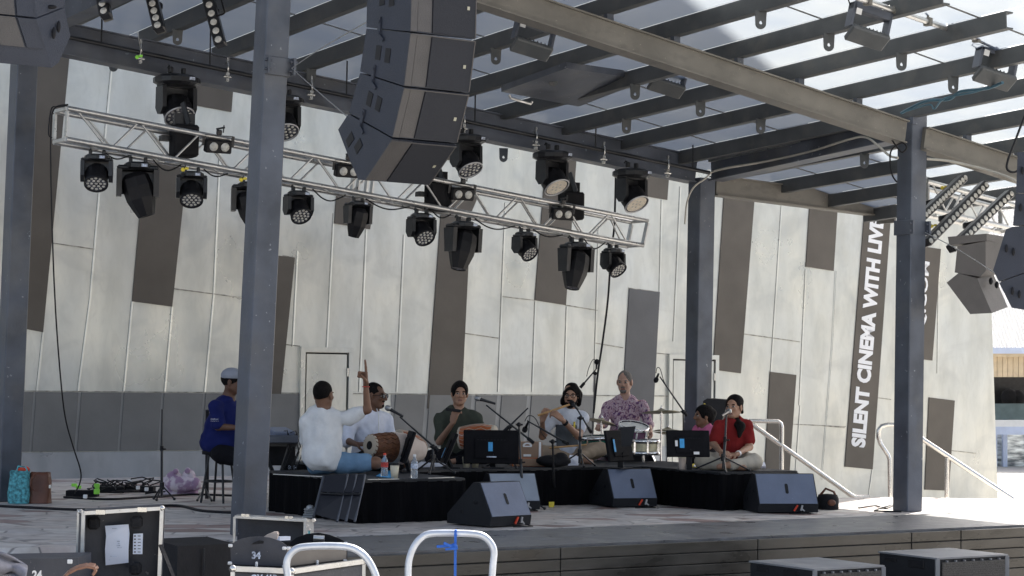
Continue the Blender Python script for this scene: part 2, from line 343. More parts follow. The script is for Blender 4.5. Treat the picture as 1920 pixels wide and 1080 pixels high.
for pts in [[(38,615),(80,623),(131,90),(60,85)],[(247,565),(322,575),(352,295),(272,285)],[(800,766),(864,766),(882,400),(897,365),(842,358),(827,385)],
    [(363,197),(433,210),(437,160),(367,146)],[(626,419),(693,430),(701,372),(631,358)],[(838,300),(880,306),(884,262),(840,255)],
    [(1002,563),(1060,572),(1080,295),(1024,287)],[(1210,368),(1250,375),(1253,335),(1212,330)],
    [(1336,693),(1388,700),(1415,355),(1358,345)],[(1510,500),(1562,508),(1570,380),(1518,372)],[(1433,885),(1479,889),(1492,703),(1443,697)],
    [(1733,918),(1778,920),(1789,751),(1741,745)],[(478,795),(520,799),(552,483),(510,478)]]: stripe(pts)
stripe([(1164,800),(1222,806),(1236,548),(1179,541)],'charp')
# seams
sm=MB(); fold=MB()
def seam(a,b,w=.007):
    if abs(a[0]-b[0])<abs(a[1]-b[1]):
        A=Wp(*a)+WN*.003; B=Wp(*b)+WN*.003; s_=(B-A).normalized().cross(WN)*.02
        fold.add([A-s_,A+WN*.006,A+s_*.35,B-s_,B+WN*.006,B+s_*.35],[(0,3,4,1),(1,4,5,2)]); sm.bar(A+s_*.42-WN*.001,B+s_*.42-WN*.001,.004,.006,up=WN)
    else: sm.bar(Wp(*a)+WN*.004,Wp(*b)+WN*.004,w,.008,up=WN)
for a,b in [((210,110),(186,360)),((185,360),(168,560)),((168,560),(145,735)),((80,623),(68,735)),((247,565),(231,735)),((322,575),(308,735)),((413,250),(400,550)),((400,550),(383,735)),
    ((625,400),(612,652)),((557,470),(548,650)),((686,430),(673,735)),((757,440),(743,735)),((947,380),(933,735)),((1003,565),(997,735)),((1062,575),(1057,735)),((1122,420),(1113,735)),
    ((1240,375),(1236,548)),((1465,380),(1443,720)),((1510,505),(1498,760)),((1500,760),(1490,900)),((1540,900),(1560,650)),((1560,650),(1567,508)),((1635,880),(1628,930)),((1760,480),(1757,700)),((1275,350),(1262,640))]: seam(a,b)
for a,b in [((100,456),(177,467)),((324,541),(460,559)),((530,479),(553,484)),((865,624),(934,634)),((942,556),(1002,563)),((1060,572),(1120,582)),((1114,643),(1168,652)),((1228,662),(1290,667)),((1394,626),(1500,641)),
    ((535,646),(562,649)),((1178,540),(1237,548)),((1480,795),(1585,800)),((1540,798),(1583,802)),((1785,845),(1830,850)),((1640,745),(1670,749))]: seam(a,b,.012)
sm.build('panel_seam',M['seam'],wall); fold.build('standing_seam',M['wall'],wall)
# doors
def door(x0,x1,y0,h=1.95):
    A=Wp(x0,y0); B=Wp(x1,y0+(x1-x0)*.03); a=wt(A); b=wt(B); z1=A.z; z0=max(z1-2.05,-.0)
    f=lambda t,z,o: WA+WU*t+Z3*z+WN*o
    fr=MB(); w=.06
    fr.bar(f(a+.03,z0,.02),f(a+.03,z1-w-.001,.02),w,.05,up=WN); fr.bar(f(b-.03,z0,.02),f(b-.03,z1-w-.001,.02),w,.05,up=WN); fr.bar(f(a,z1-.03,.02),f(b,z1-.03,.02),w,.05,up=WN)
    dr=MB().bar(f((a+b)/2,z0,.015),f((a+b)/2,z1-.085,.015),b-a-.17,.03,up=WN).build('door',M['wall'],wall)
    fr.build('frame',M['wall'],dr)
    g=MB(); g.bar(f(a+.075,z0,.006),f(a+.075,z1-.07,.006),.02,.012,up=WN); g.bar(f(b-.075,z0,.006),f(b-.075,z1-.07,.006),.02,.012,up=WN); g.bar(f(a+.07,z1-.075,.006),f(b-.07,z1-.075,.006),.018,.012,up=WN); g.build('gap',M['black'],dr)
    h_=MB()
    for zz in(z1-.35,z1-1.6): h_.cyl(f(b-.075,zz,.04),f(b-.075,zz+.1,.04),.012,n=8)
    h_.build('hinge',M['inox'],dr)
door(562,660,650); door(1252,1345,664)
# banner sign panels with lettering
M['letter']=pm('white_lettering',(.85,.85,.85),.5,0,.03,6)
sg=stripe([(1583,875),(1635,880),(1671,378),(1622,373)],name='sign_panel'); sg['label']='brown sign strip reading SILENT CINEMA WITH LIVE upwards'
a=Wp(1622,840,.018); b=Wp(1657.5,412,.018); rt=(b-a); rn=rt.normalized(); upv=-(WU-rn*WU.dot(rn)).normalized()
wL=(Wp(1596,838)-Wp(1622,840)).length
text('SILENT CINEMA WITH LIVE',.3,M['letter'],'lettering',a,rn,upv,sg,bold=.015,fit=(rt.length,wL*1.02),ext=.003)
s2=stripe([(1700,670),(1747,676),(1763,467),(1720,461)],name='sign_panel'); s2['label']='shorter brown sign strip ending in .COM'
a=Wp(1734,640,.018); b=Wp(1746,492,.018); rn=(b-a).normalized(); upv=-(WU-rn*WU.dot(rn)).normalized()
text('BQ.COM',.3,M['letter'],'lettering',a,rn,upv,s2,bold=.007,fit=((b-a).length,.21),ext=.003)
# ------------------------------------------------ canopy
can=thing('stage_canopy','dark steel stage canopy with white translucent roof sheets on leaning posts','canopy',uvw(0,0,0))
def post(b,t,w,lab):
    d=(t-b).normalized()
    mb=MB(); mb.bar(b,t,w,w,up=V3,bev=.008); o=mb.build('post',M['steel'],can); o['label']=lab
    return o
# chamfer highlight comes from the bevel; real base plates are hidden by clutter
p1b=pz(470,15.3,0); p1t=P(519,-128,15.3); post(p1b,p1t,.2,'leaning grey-blue steel post nearest the camera')
prb=pz(1703,19.3,0); prt=P(1711,211,19.3); o=post(prb,prt,.2,'steel post at the sunlit right end of the stage')
pbb=pz(1308,22.3,0); pbt=P(1316,335,22.3); post(pbb,pbt,.215,'steel post behind the singer')
plb=pz(17,18.8,0); plt=P(47,80,18.8); post(plb,plt,.2,'steel post at the left end of the stage beside the bags')
for c,d,t in((P(511,127,15.3),(p1t-p1b).normalized(),'c'),(P(1706,428,19.3),(prt-prb).normalized(),'c')):
    cl=MB(); cl.bar(c-d*.07,c+d*.07,.216,.216,up=V3,bev=.004)
    for s in(-1,1):
        cl.bar(c+U3*.108*s-V3*.13-d*.065,c+U3*.108*s-V3*.13+d*.065,.02,.06,up=V3)
        for k in(-1,1): cl.cyl(c+U3*(.11*s)-V3*.135+d*.035*k-U3*.03,c+U3*(.11*s)-V3*.135+d*.035*k+U3*.03,.012,n=8)
    cl.build('post_clamp',M['steel'],can)
# front beam (carries on to the right beyond the post)
fA=P(470,-135,15.15); fdir=uvw(6.9,0,base(6.9,0)+.11)-uvw(0,0,base(0,0)+.11)
def ibeam(a,b,w,h,name='beam',mat='steel2',par=can):
    mb=MB(); d=(b-a).normalized(); side=d.cross(Z3).normalized(); up=side.cross(d)
    mb.bar(a+up*(h/2-.007),b+up*(h/2-.007),w,.014); mb.bar(a-up*(h/2-.007),b-up*(h/2-.007),w,.014); mb.bar(a,b,w*.62,h-.029)
    return mb.build(name,M[mat],par)
a0=uvw(-3,0,base(-3,0)+.11); a1=uvw(6.8,0,base(6.8,0)+.11); ibeam(a0,a1,.18,.22)
a2=uvw(7.05,0,base(7.05,0)+.11); a3=uvw(9.3,.0,base(9.3,0)+.12); ibeam(a2,a3,.18,.22)
# wall side beam, its extension, and the cross beams
bl=P(50,60,18.85); bb=P(1300,318,22.25); e0=bb+(bb-bl).normalized()*.25
ibeam(bl+(bl-bb).normalized()*3,bb,.2,.3,mat='steel')
be=P(1668,391,23.9); ibeam(P(1338,348,22.35),be,.16,.225)
MB().box(P(1662,392,23.85),(.03,.3,.34),Matrix.Rotation(.59,3,'Z')).build('end_plate',M['steel2'],can)
ibeam(P(1342,318,22.2)-Z3*.0,P(1694,238,19.45),.2,.26,mat='steel')
MB().bar(P(1330,300,22.0),P(1640,232,19.9),.03,.05).build('conduit',M['alu'],can)
ibeam(P(60,50,18.8),uvw(0,.1,base(0,0)+.1),.18,.24,mat='steel')
# purlins with hanging lugs
pur=[]
for k in range(-7,10):
    u=3.30+.725*k; vb=(5.0-.186*u) if u<7.25 else 3.66; vf=-2.5
    A=uvw(u,vb,base(u,vb)+.36); B=uvw(u,vf,base(u,vf)+.36); d=(B-A).normalized()
    if k==2: pass
    mb=MB(); mb.bar(A,B,.012,.14); up=Z3
    mb.bar(A+U3*.04+up*.065,B+U3*.04+up*.065,.08,.012); mb.bar(A+U3*.04-up*.065,B+U3*.04-up*.065,.08,.012)
    o=mb.build('purlin',M['steel3'],can); pur.append((u,o))
    st=MB()
    for v in(0,): st.box(uvw(u+.03,v,base(u,v)+.255),(.07,.05,.068),Matrix.Rotation(.59,3,'Z'))
    st.build('cleat',M['steel'],o)
for x,y in [(1412,22),(1537,63),(1654,93),(1767,142),(1180,160),(1302,192),(1420,226),(1611,290),(915,92),(213,112),(1045,20+120),(950,285),(640,150),(1130,215),(330,60),(760,60)]:
    q=Rp(x,y,.27); u,v=uv(q); near=min(pur,key=lambda t:abs(t[0]-u)); q=uvw(near[0]+.02,v,base(near[0],v)+.30)
    mb=MB(); n=10; outer=[(-.05,0),(-.045,-.11)]+[(.045*math.cos(math.pi+math.pi*i/n),-.11+.045*math.sin(math.pi+math.pi*i/n)) for i in range(1,n)]+[(.045,-.11),(.05,0)]
    hole=[(.016*math.cos(a),-.10+.016*math.sin(a)) for a in [math.pi/2+2*math.pi*i/(len(outer)) +.3 for i in range(len(outer))]]
    # strip between outline and hole, both sides
    m_=len(outer)
    def hp(i): 
        ox,oy=outer[i]; dx,dy=ox,oy+.10; L=math.hypot(dx,dy); return (dx/L*.016,-.10+dy/L*.016)
    vsx=[]
    for sd in(-.008,.008):
        vsx+=[q+V3*0+Vector((.97,.2,0))*x_+Z3*z_+Vector((-.2,.97,0))*sd for x_,z_ in outer]+[q+Vector((.97,.2,0))*hp(i)[0]+Z3*hp(i)[1]+Vector((-.2,.97,0))*sd for i in range(m_)]
    fs=[]
    for s_ in(0,1):
        o_=s_*2*m_
        for i in range(m_): j=(i+1)%m_; fs.append((o_+i,o_+j,o_+m_+j,o_+m_+i))
    for i in range(m_): j=(i+1)%m_; fs+= [(i,j,2*m_+j,2*m_+i),(m_+i,m_+j,3*m_+j,3*m_+i)]
    mb.add(vsx,fs); mb.build('lug',M['steel3'],near[1])
# roof sheets, each between battens
for k in range(-7,9):
    u0=3.30+.725*k+.01; u1=u0+.715; vq=max(5.3-.186*u0,3.9); A=[uvw(u0,vq,base(u0,vq)+.44),uvw(u1,vq,base(u1,vq)+.44),uvw(u1,-3.0,base(u1,-3)+.44),uvw(u0,-3.0,base(u0,-3)+.44)]
    MB().add(A,[(0,1,2,3)]).build('roof_sheet',M['sheet'],can)
for v in(-2.2,-1.1,.9,1.9,2.9):
    MB().bar(uvw(-1.8,v,base(-1.8,v)+.433),uvw(9.8,v,base(9.8,v)+.433),.022,.006).build('sheet_lap',M['greyp'],can)
for v in(-3.02,): MB().bar(uvw(-2,v,base(-2,v)+.49),uvw(9.9,v,base(9.9,v)+.45),.03,.07).build('roof_edge_trim',M['steel2'],can)
# ------------------------------------------------ right hand background
bk=thing('waterside_building','distant building with corrugated roof and glass doors at the right edge','building',pz(1900,48,GZ))
M['corr']=pm('corrugated_roof',(.5,.5,.5),.5,.3,.06,6)
M['cream']=pm('cream_boards',(.62,.5,.34),.7,0,.1,6)
M['dkgreen']=pm('green_grey_wall',(.12,.17,.18),.6,0,.2,4)  # green-grey lower wall of the distant building
M['glassw']=pm('window_glass_painted_reflections',(.55,.62,.68),.12,.3,.7,2.2,sharp=.5,stretch=(1,1,4))  # bands of light and dark in the colour stand in for reflections
M['frame']=pm('pale_blue_frame',(.55,.62,.78),.5,0,.08,4)
def bx(x0,x1,y0,y1,d,th,mat,name='wall',par=bk):
    p=[P(x0,y1,d),P(x1,y1,d),P(x1,y0,d),P(x0,y0,d)]; return MB().prism(p,(0,th,0)).build(name,M[mat],par)
rf=MB(); N=60
for i in range(N):
    a=P(1740+i*7,655,47); b=P(1740+i*7+7,655,47); c=P(1740+i*7,530,57)
    w=b.x-a.x
    for s,(m0,m1) in enumerate(((0,.5),(.5,1))):
        pa=Vector((a.x+w*m0,a.y,a.z+(0 if s==0 else .06))); pb=Vector((a.x+w*m1,a.y,a.z+(.06 if s==0 else 0)))
        rf.add([pa,pb,pb+Vector((1.2,12,5.2)),pa+Vector((1.2,12,5.2))],[(0,1,2,3)])
rf.build('roof',M['corr'],bk)
bx(1740,2160,652,663,46.9,.2,'frame','gutter'); fb2=MB()
for i in range(40):
    x=1740+i*10; fb2.prism([P(x,707,47.2),P(x+9.2,707,47.2),P(x+9.2,667,47.2),P(x,667,47.2)],(0,.1,0))
fb2.build('fascia_boards',M['cream'],bk); bx(1740,2160,663,669,47,.3,'cream','fascia_cap')
bx(1740,2160,705,790,50,.3,'black2','recess'); bx(1740,2160,757,790,49,.3,'dkgreen','counter')
bx(1740,2160,788,800,47,.3,'white','beam'); bx(1740,2160,800,815,47,.2,'frame','beam')
bx(1740,2160,815,975,47.6,.1,'glassw','window'); 
for x in(1866,1885,1935,1985): bx(x-4,x+4,812,975,47.3,.15,'frame','mullion')
bx(1740,2160,962,1000,47.2,.3,'frame','sill')
pr=MB(); pr.ball(P(1893,745,49.5),.22); pr.ball(P(1908,746,49.5),.2); pr.build('pump_machinery',M['blackm'],bk)
bk2=thing('pale_office_block','pale blue-grey office block with vertical fins seen under the roof at right','building',pz(1860,90,GZ))
f2=MB()
f2.prism([P(1790,1000,90),P(1960,1000,90),P(1960,318,90),P(1790,318,90)],(0,5,0)); f2.build('wall',M['frame'],bk2)
f3=MB()
for i in range(14): f3.prism([P(1800+i*11,1000,89.7),P(1802.5+i*11,1000,89.7),P(1802.5+i*11,322,89.7),P(1800+i*11,322,89.7)],(0,.25,0))
f3.build('fins',M['white'],bk2)
# stairs' handrails
def rail(label,paths,d):
    t=thing('handrail',label,'handrail',pz(paths[0][1][-1][0],d,0))
    for nm,pts,r in paths:
        pp=[P(*p,d) if len(p)==2 else P(*p) for p in pts]; MB().tube(pp,r,10).build(nm,M['inox'],t)
rail('stainless handrail sloping down behind the wedge speaker near the singer',[('rail',[(1395,789),(1459,790),(1464,794),(1466,802),(1465,890)],.024),('sloping_rail',[(1400,788),(1412,797),(1595,928),(1603,932),(1630,932)],.026),('post',[(1467,835),(1466,925)],.018)],22.4)
rail('stainless handrail with looped top end beside the right-hand steel post',[('rail',[(1700,796),(1665,796),(1653,799),(1647,807),(1647,820),(1651,832),(1665,853),(1668,862),(1669,935)],.024),('sloping_rail',[(1690,790),(1733,826),(1900,936)],.026),('post',[(1776,858),(1775,936)],.024)],21.8)
# ------------------------------------------------ truss
def VPl(px,py,A,B):                  # on the vertical plane through A and B
    n=Vector((B.y-A.y,A.x-B.x,0)); v=ray(px,py); t=(A-C0).dot(n)/v.dot(n); return C0+v*t
TB0=P(124,261,18.0); TB1=P(1206,460,22.3); TT0=P(126,203,18.0); TT1=P(1214,414,22.3)
def truss(name,label,b0,b1,t0,t1,back,nper,r=.025,joint=None):
    t=thing(name,label,'truss',b0)
    bk=[Vector(back)]*1; bk=bk[0]
    ch=MB(); 
    for a,b in((b0,b1),(t0,t1)):
        ch.tube([a,b],r,10); ch.tube([a+bk,b+bk],r,10)
    ch.build('chords',M['alu'],t)
    dg=MB()
    for off in(Vector((0,0,0)),bk):
        for i in range(nper):
            L=lambda s,a,b:a+(b-a)*s
            s0=(i+.15)/nper; s1=(i+.62)/nper; s2=(i+1.12)/nper
            if off.length: s0,s1,s2=[min(.99,x+.35/nper) for x in(s0,s1,s2)]
            dg.tube([L(s0,t0,t1)+off,L(s1,b0,b1)+off],r*.42,8)
            if s2<.99: dg.tube([L(s1+.1/nper,b0,b1)+off,L(s2,t0,t1)+off],r*.42,8)
    for i in range(nper*2):
        s=(i+.5)/nper/2
        for a,b in((b0,b1),): 
            p=a+(b-a)*s; q=a+(b-a)*min(1,s+.45/nper); dg.tube([p+(bk if i%2 else bk*0),q+(bk*0 if i%2 else bk)],r*.4,6)
    dg.build('diagonals',M['alu'],t)
    fr=MB()
    for s in [0,1]+([joint-.004,joint+.006] if joint else []):
        p=b0+(b1-b0)*s; q=t0+(t1-t0)*s
        for o in(bk*0,bk): fr.bar(p+o+Z3*r,q+o-Z3*r,.055,.02,up=U3)
        fr.bar(p,p+bk,.03,.03); fr.bar(q,q+bk,.03,.03)
    fr.build('end_frames',M['alu'],t)
    return t
truss('lighting_truss','long aluminium box truss hung across the stage carrying moving heads','' and '' or TB0,TB1,TT0,TT1,V3*.29,11,joint=.50) if 0 else truss('lighting_truss','long aluminium box truss hung across the stage carrying moving heads',TB0,TB1,TT0,TT1,V3*.29,11,joint=.47)
truss('lighting_truss','short pale truss section high at the right edge carrying led bars',P(1738,392,20.6),P(1915,432,21.6),P(1738,340,20.6),P(1915,388,21.6),V3*.29,3)
# ------------------------------------------------ fixtures (origin at the hanging point)
M['lensring']=pm('lens_ring',(.45,.45,.46),.3,.6,.1,8)
M['lensw']=pm('pale_led_lens',(.55,.54,.5),.25,0,.25,40)  # pale lens colour with fine random mottling
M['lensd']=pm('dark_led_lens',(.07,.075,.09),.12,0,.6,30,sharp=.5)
M['fresnel']=pm('fresnel_lens',(.62,.56,.46),.3,0,.12,22)
def wash(kind):
    t=thing('moving_head_light','x','stage light')
    c=MB(); c.box((-.06,0,-.02),(.03,.05,.05),bev=.006); c.box((.06,0,-.02),(.03,.05,.05),bev=.006); c.tube([(-.06,0,0),(-.06,.03,.02),(-.06,.05,0)],.008,6); c.build('clamp',M['black2'],t)
    b=MB(); 
    if kind=='ceil': b.lathe([(0,-.06),(.15,-.065),(.2,-.09),(.2,-.13),(.15,-.155),(0,-.16)],n=14,smooth=False)
    else: b.lathe([(0,-.035),(.09,-.038),(.115,-.055),(.115,-.085),(.08,-.10),(0,-.10)],n=12,smooth=False)
    bs=b.build('base',M['black2'],t)
    d=MB(); d.box((.05,-.2 if kind=='ceil' else -.112,-.105 if kind=='ceil' else -.07),(.05,.004,.025)); d.build('display',M['label'],bs)
    zt=-.165 if kind=='ceil' else -.10; pv=zt-(.16 if kind=='ceil' else .115)
    y=MB()
    if kind=='spot':
        pv=zt-.14
        for s in(-1,1): y.prism([(s*.15-.022,-.075,zt-.0),(s*.15-.022,.075,zt),(s*.15-.022,.06,pv-.08),(s*.15-.022,-.06,pv-.08)],(.044,0,0))
        y.box((0,0,zt+.015),(.34,.13,.04),bev=.015); y.box((0,.05,zt-.1),(.29,.03,.2),bev=.02); y.build('yoke',M['black2'],t)
        h=MB(); R=Matrix.Identity(3)
        h.lathe([(0,.12),(.07,.12),(.115,.08),(.125,0),(.12,-.1),(.095,-.18),(.075,-.235),(.07,-.25)],(0,0,pv),n=8,smooth=False); h.lathe([(.07,-.25),(.055,-.252),(.05,-.24)],(0,0,pv),n=16)
        hd=h.build('head',M['black'],t,org=(0,0,pv))
        l=MB(); l.lathe([(0,-.235),(.03,-.24),(.052,-.246)],(0,0,pv),n=16); l.build('lens',M['lensd'],hd)
    else:
        s_=1.1 if kind=='ceil' else .98
        for s in(-1,1):
            x=s*.128*s_; y.prism([(x-.018,-.07,zt),(x-.018,.07,zt),(x-.018,.075,pv-.02),(x-.018,.03,pv-.075),(x-.018,-.03,pv-.075),(x-.018,-.075,pv-.02)],(.036,0,0))
        y.box((0,0,zt+.012),(.292*s_,.13,.03),bev=.012); y.box((0,.045,zt-.06),(.26*s_,.03,.14),bev=.01); y.build('yoke',M['black2'],t)
        h=MB(); f=1.22 if kind=='ceil' else 1
        h.lathe([(0,.085),(.06*f,.08),(.095*f,.04),(.105*f,-.02),(.102*f,-.09),(.108*f,-.10),(.108*f,-.125),(.098*f,-.127)],(0,0,pv),n=20)
        for i in range(6): a=i*math.pi/3; h.box((.1*f*math.cos(a),.1*f*math.sin(a),pv-.01),(.012,.03,.07),Matrix.Rotation(a,3,'Z'))
        hd=h.build('head',M['black'],t,org=(0,0,pv))
        l=MB(); l.mi(0).lathe([(0,-.112),(.098*f,-.118)],(0,0,pv),n=20)
        l.mi(1)
        for rr,n in((0,1),(.04,6),(.075,12)):
            for i in range(n):
                a=2*math.pi*i/n; l.lathe([(0,-.122),(.012,-.121),(.0145,-.116)],(rr*f*math.cos(a),rr*f*math.sin(a),pv),n=8)
        l.mi(2).lathe([(.098*f,-.12),(.101*f,-.13),(.108*f,-.13),(.11*f,-.12)],(0,0,pv),n=24)
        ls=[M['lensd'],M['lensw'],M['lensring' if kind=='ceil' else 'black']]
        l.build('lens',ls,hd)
    return t
protos={k:wash(k) for k in('wash','spot','ceil')}
used=set()
def put(kind,loc,yaw,tilt,label,group,sc=1.0,roll=0):
    p=protos[kind]
    if kind in used: o=copy_tree(p)
    else: o=p; used.add(kind)
    o.location=loc; o.rotation_euler=(0,0,yaw); o.scale=(sc,)*3; o['label']=label; o['group']=group
    for ch in o.children:
        if ch.name.startswith('head'): ch.rotation_euler=(tilt,roll,0)
        if ch.name.startswith('yoke') or ch.name.startswith('head'): pass
    return o
G1='moving heads hanging under the truss'; YW=.35
def tb(px,dy=3):
    k=(px-124)/(1206-124); return VPl(px,261+199*k+dy,TB0,TB1)+V3*.13
T=math.radians
# fixtures are hung a little behind the front chord; tilt swings the lens forward and down
for kind,px,yaw,tilt,roll,sc,lab in [
 ('wash',193,.15,-.62,0,1.0,'moving head wash light nearest the left end of the truss'),
 ('spot',270,.2,.0,-.32,1.12,'large beam moving head pointing down second from the left end of the truss'),
 ('wash',371,.2,-.62,0,1.0,'wash light with white crescent just left of the leaning post'),
 ('spot',480,.2,.1,-.3,1.0,'beam moving head half hidden by the leaning post'),
 ('wash',572,.5,-.75,0,.95,'wash light with bright led cells just right of the leaning post'),
 ('spot',684,.6,.25,.1,.8,'small dark moving head in front of the short brown panel under the line array'),
 ('wash',803,.55,-.8,0,.98,'wash light with bright led cells right of the line array bottom'),
 ('spot',882,.7,-.05,.25,1.12,'large beam moving head in front of the long brown stripe'),
 ('wash',997,.8,-.85,0,.92,'wash light turned to the right beside the third brown stripe'),
 ('spot',1094,.7,-.1,.28,1.14,'large beam moving head hanging lowest near the right end of the truss'),
 ('wash',1163,.8,-.8,0,.95,'wash light hanging at the right end of the truss')]:
    put(kind,tb(px,6),yaw,tilt,lab,G1,sc,roll)
# ceiling pipe with bigger wash lights
PA=P(120,68,18.7); PB=P(1330,324,21.9)
t=thing('ceiling_pipe','long dark pipe under the canopy carrying big wash lights','pipe',PA); MB().tube([PA,PB],.022,10).build('pipe',M['black2'],t)
hg=MB()
for s in(.05,.2,.4,.6,.8,.97): q=PA+(PB-PA)*s; hg.cyl(q,q+Z3*.35,.008,n=6); 
hg.build('hanger_rods',M['black2'],t)
clp=MB()
M['clampc']=pm('shiny_clamp',(.6,.6,.58),.25,.9,.3,30)
first=None
for i,(x,y) in enumerate([(262,90),(425,124),(582,158),(868,222),(1003,253),(1130,280),(1250,306)]):
    q=VPl(x,y+4,PA,PB)
    if first is None:
        first=thing('pipe_clamp','','clamp',(0,0,0)); c=MB()
        c.tube([(0,.03,.05),(0,-.03,.06),(0,-.045,.0),(0,-.03,-.045),(0,.03,-.04)],.010,6); c.box((0,-.02,-.06),(.035,.04,.03)); c.cyl((-.04,-.02,-.085),(.04,-.02,-.085),.012,n=8); c.box((0,-.02,-.115),(.028,.035,.028)); c.box((.0,-.02,.08),(.02,.03,.04)); c.build('hook_body',M['clampc'],first); o=first
    else: o=copy_tree(first)
    o.location=q; o.rotation_euler=(0,0,.5); o['group']='empty pipe clamps on the ceiling pipe'; o['label']='shiny empty clamp hooked on the dark ceiling pipe, '+['first','second','third','fourth','fifth','sixth','seventh'][i]+' from the left'; o['category']='clamp'
def pp(px,py): return VPl(px,py,PA,PB)
G2='big wash lights on the ceiling pipe'
for px,py,yaw,tilt,sc,lab in [(332,128,.6,-.62,1.12,'big wash light with dark blue lens above the left of the truss'),(532,168,.5,-.6,1.0,'big wash light almost hidden behind the leaning post'),(875,242,.75,-.6,1.0,'big wash light just right of the line array'),
   (1036,272,.75,-.6,1.05,'big wash light with warm pale lens over the right half of the truss'),(1185,306,.75,-.65,1.05,'big wash light with warm pale lens nearest the back post')]:
    o=put('ceil',pp(px,py),yaw,tilt,lab,G2,sc)
    if px>1000:
        for ch in o.children:
            if ch.name.startswith('head'):
                l=MB(); l.lathe([(0,-.119),(.11,-.122)],(0,0,0),n=20); q=l.build('lens_cover',M['fresnel']); q.parent=ch
# twin blinders on the truss
first=None
for i,(x,y,lab) in enumerate([(405,276,'twin blinder on the truss left of the leaning post'),(647,322,'twin blinder on the truss partly behind the line array'),(862,365,'twin blinder on the truss over the long brown stripe'),(1049,402,'twin blinder on the truss near its right end')]):
    q=VPl(x,y,TB0,TB1)-V3*.06
    if first is None:
        f=thing('blinder_light','','stage light'); b=MB(); b.box((0,.03,0),(.25,.09,.125),bev=.01); b.box((0,-.017,0),(.235,.012,.11),bev=.003)
        hb=b.build('housing',M['black'],f)
        l=MB()
        for s in(-1,1): l.ball((s*.055,-.02,0),(.043,.018,.043))
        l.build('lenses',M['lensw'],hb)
        k=MB(); k.bar((-.14,.03,0),(-.14,.03,.1),.006,.03); k.bar((.14,.03,0),(.14,.03,.1),.006,.03); k.bar((-.14,.03,.1),(.14,.03,.1),.03,.006); k.box((0,.03,.13),(.05,.04,.05),bev=.008); k.cyl((-.03,.03,.16),(.05,.03,.18),.01,n=6); k.cyl((.04,.03,.13),(.04,.03,.2),.006,n=6); k.build('bracket',M['black2'],f); o=f; first=f
    else: o=copy_tree(first)
    o.location=q; o.rotation_euler=(.25,0,.45); o['label']=lab; o['group']='twin blinders on the truss'; o['category']='stage light'
# black effect units between the chords
for x,y,lab in [(357,262,'black haze fan unit inside the truss behind the first blinder'),(1085,385,'black effect unit on the truss behind the right-hand blinder'),(835,392-25,'black effect unit inside the truss behind the third blinder')]:
    q=VPl(x,y,TB0,TB1)+V3*.14
    t=thing('effect_unit',lab,'stage light',q,rz=.45); b=MB(); b.box(q,(.24,.2,.3),Matrix.Rotation(.45,3,'Z'),bev=.02); hb=b.build('housing',M['blackm'],t)
    k=MB(); k.box(q+Vector((0,0,.2)),(.2,.02,.12),Matrix.Rotation(.45,3,'Z')); k.box(q+Vector((-.15,-.02,.02)),(.14,.1,.05),Matrix.Rotation(.5,3,'Z')); k.bar(q+Vector((.05,-.05,.15)),q+Vector((-.02,0,.36)),.02,.05); k.build('bracket',M['black2'],t)
# floodlights under the roof
first=None
for i,(x,y,d,lab) in enumerate([(1628,45,16.3,'flood light hanging from the silver pipe nearest the roof edge'),(1866,122,17.4,'flood light hanging from the silver pipe at the far right'),(1000,68,17.3,'flood light under the roof just right of the line array'),(1252,143,19.3,'flood light under the roof behind the middle of the front beam'),(1484,218,21.2,'flood light under the roof nearest the back right corner')]):
    q=P(x,y,d)
    if first is None:
        f=thing('flood_light','','flood light'); b=MB()
        b.bar((-.17,0,.13),(-.17,0,-.07),.02,.10,up=Vector((0,1,0))); b.bar((.17,0,.13),(.17,0,-.1),.02,.1,up=Vector((0,1,0))); b.box((0,0,.105),(.36,.1,.07),bev=.008); b.build('bracket',M['steel'],f)
        b=MB(); R=Matrix.Rotation(-.65,3,'X'); b.box((0,-.03,-.12),(.35,.16,.05),R,bev=.012)
        for i_ in range(9): b.box(Vector((-.14+.035*i_,0,-.085)),(.006,.12,.03),R)
        b.build('lamp_body',M['steel3'],f)
        b=MB(); b.box((-.13,-.051,.06),(.05,.003,.05)); b.build('label_plate',M['white'],f)
        b=MB(); b.tube([(-.17,.03,.1),(-.22,.03,.17),(-.2,.03,.24),(-.12,.0,.22)],.006,6); b.build('cable',M['black'],f)
        o=f; first=f
    else: o=copy_tree(first)
    o.location=q; o.rotation_euler=(0,.22,.35); o.scale=(1,)*3 if i!=1 else (1.05,)*3; o['label']=lab; o['category']='flood light'; o['group']='flood lights under the canopy'
a,b=P(1585,-12,15.9),P(1965,118,17.9); t=thing('roof_pipe','silver scaffold pipe slung below the front of the roof at right','pipe',a)
MB().tube([a,b],.024,10).build('pipe',M['alu'],t); k=MB()
for s in(.1,.22,.38,.5,.62,.75): q=a+(b-a)*s; k.bar(q-(b-a).normalized()*.02,q+(b-a).normalized()*.02,.065,.065); k.cyl(q,q+Z3*.12,.01,n=6)
k.build('couplers',M['steel2'],t)
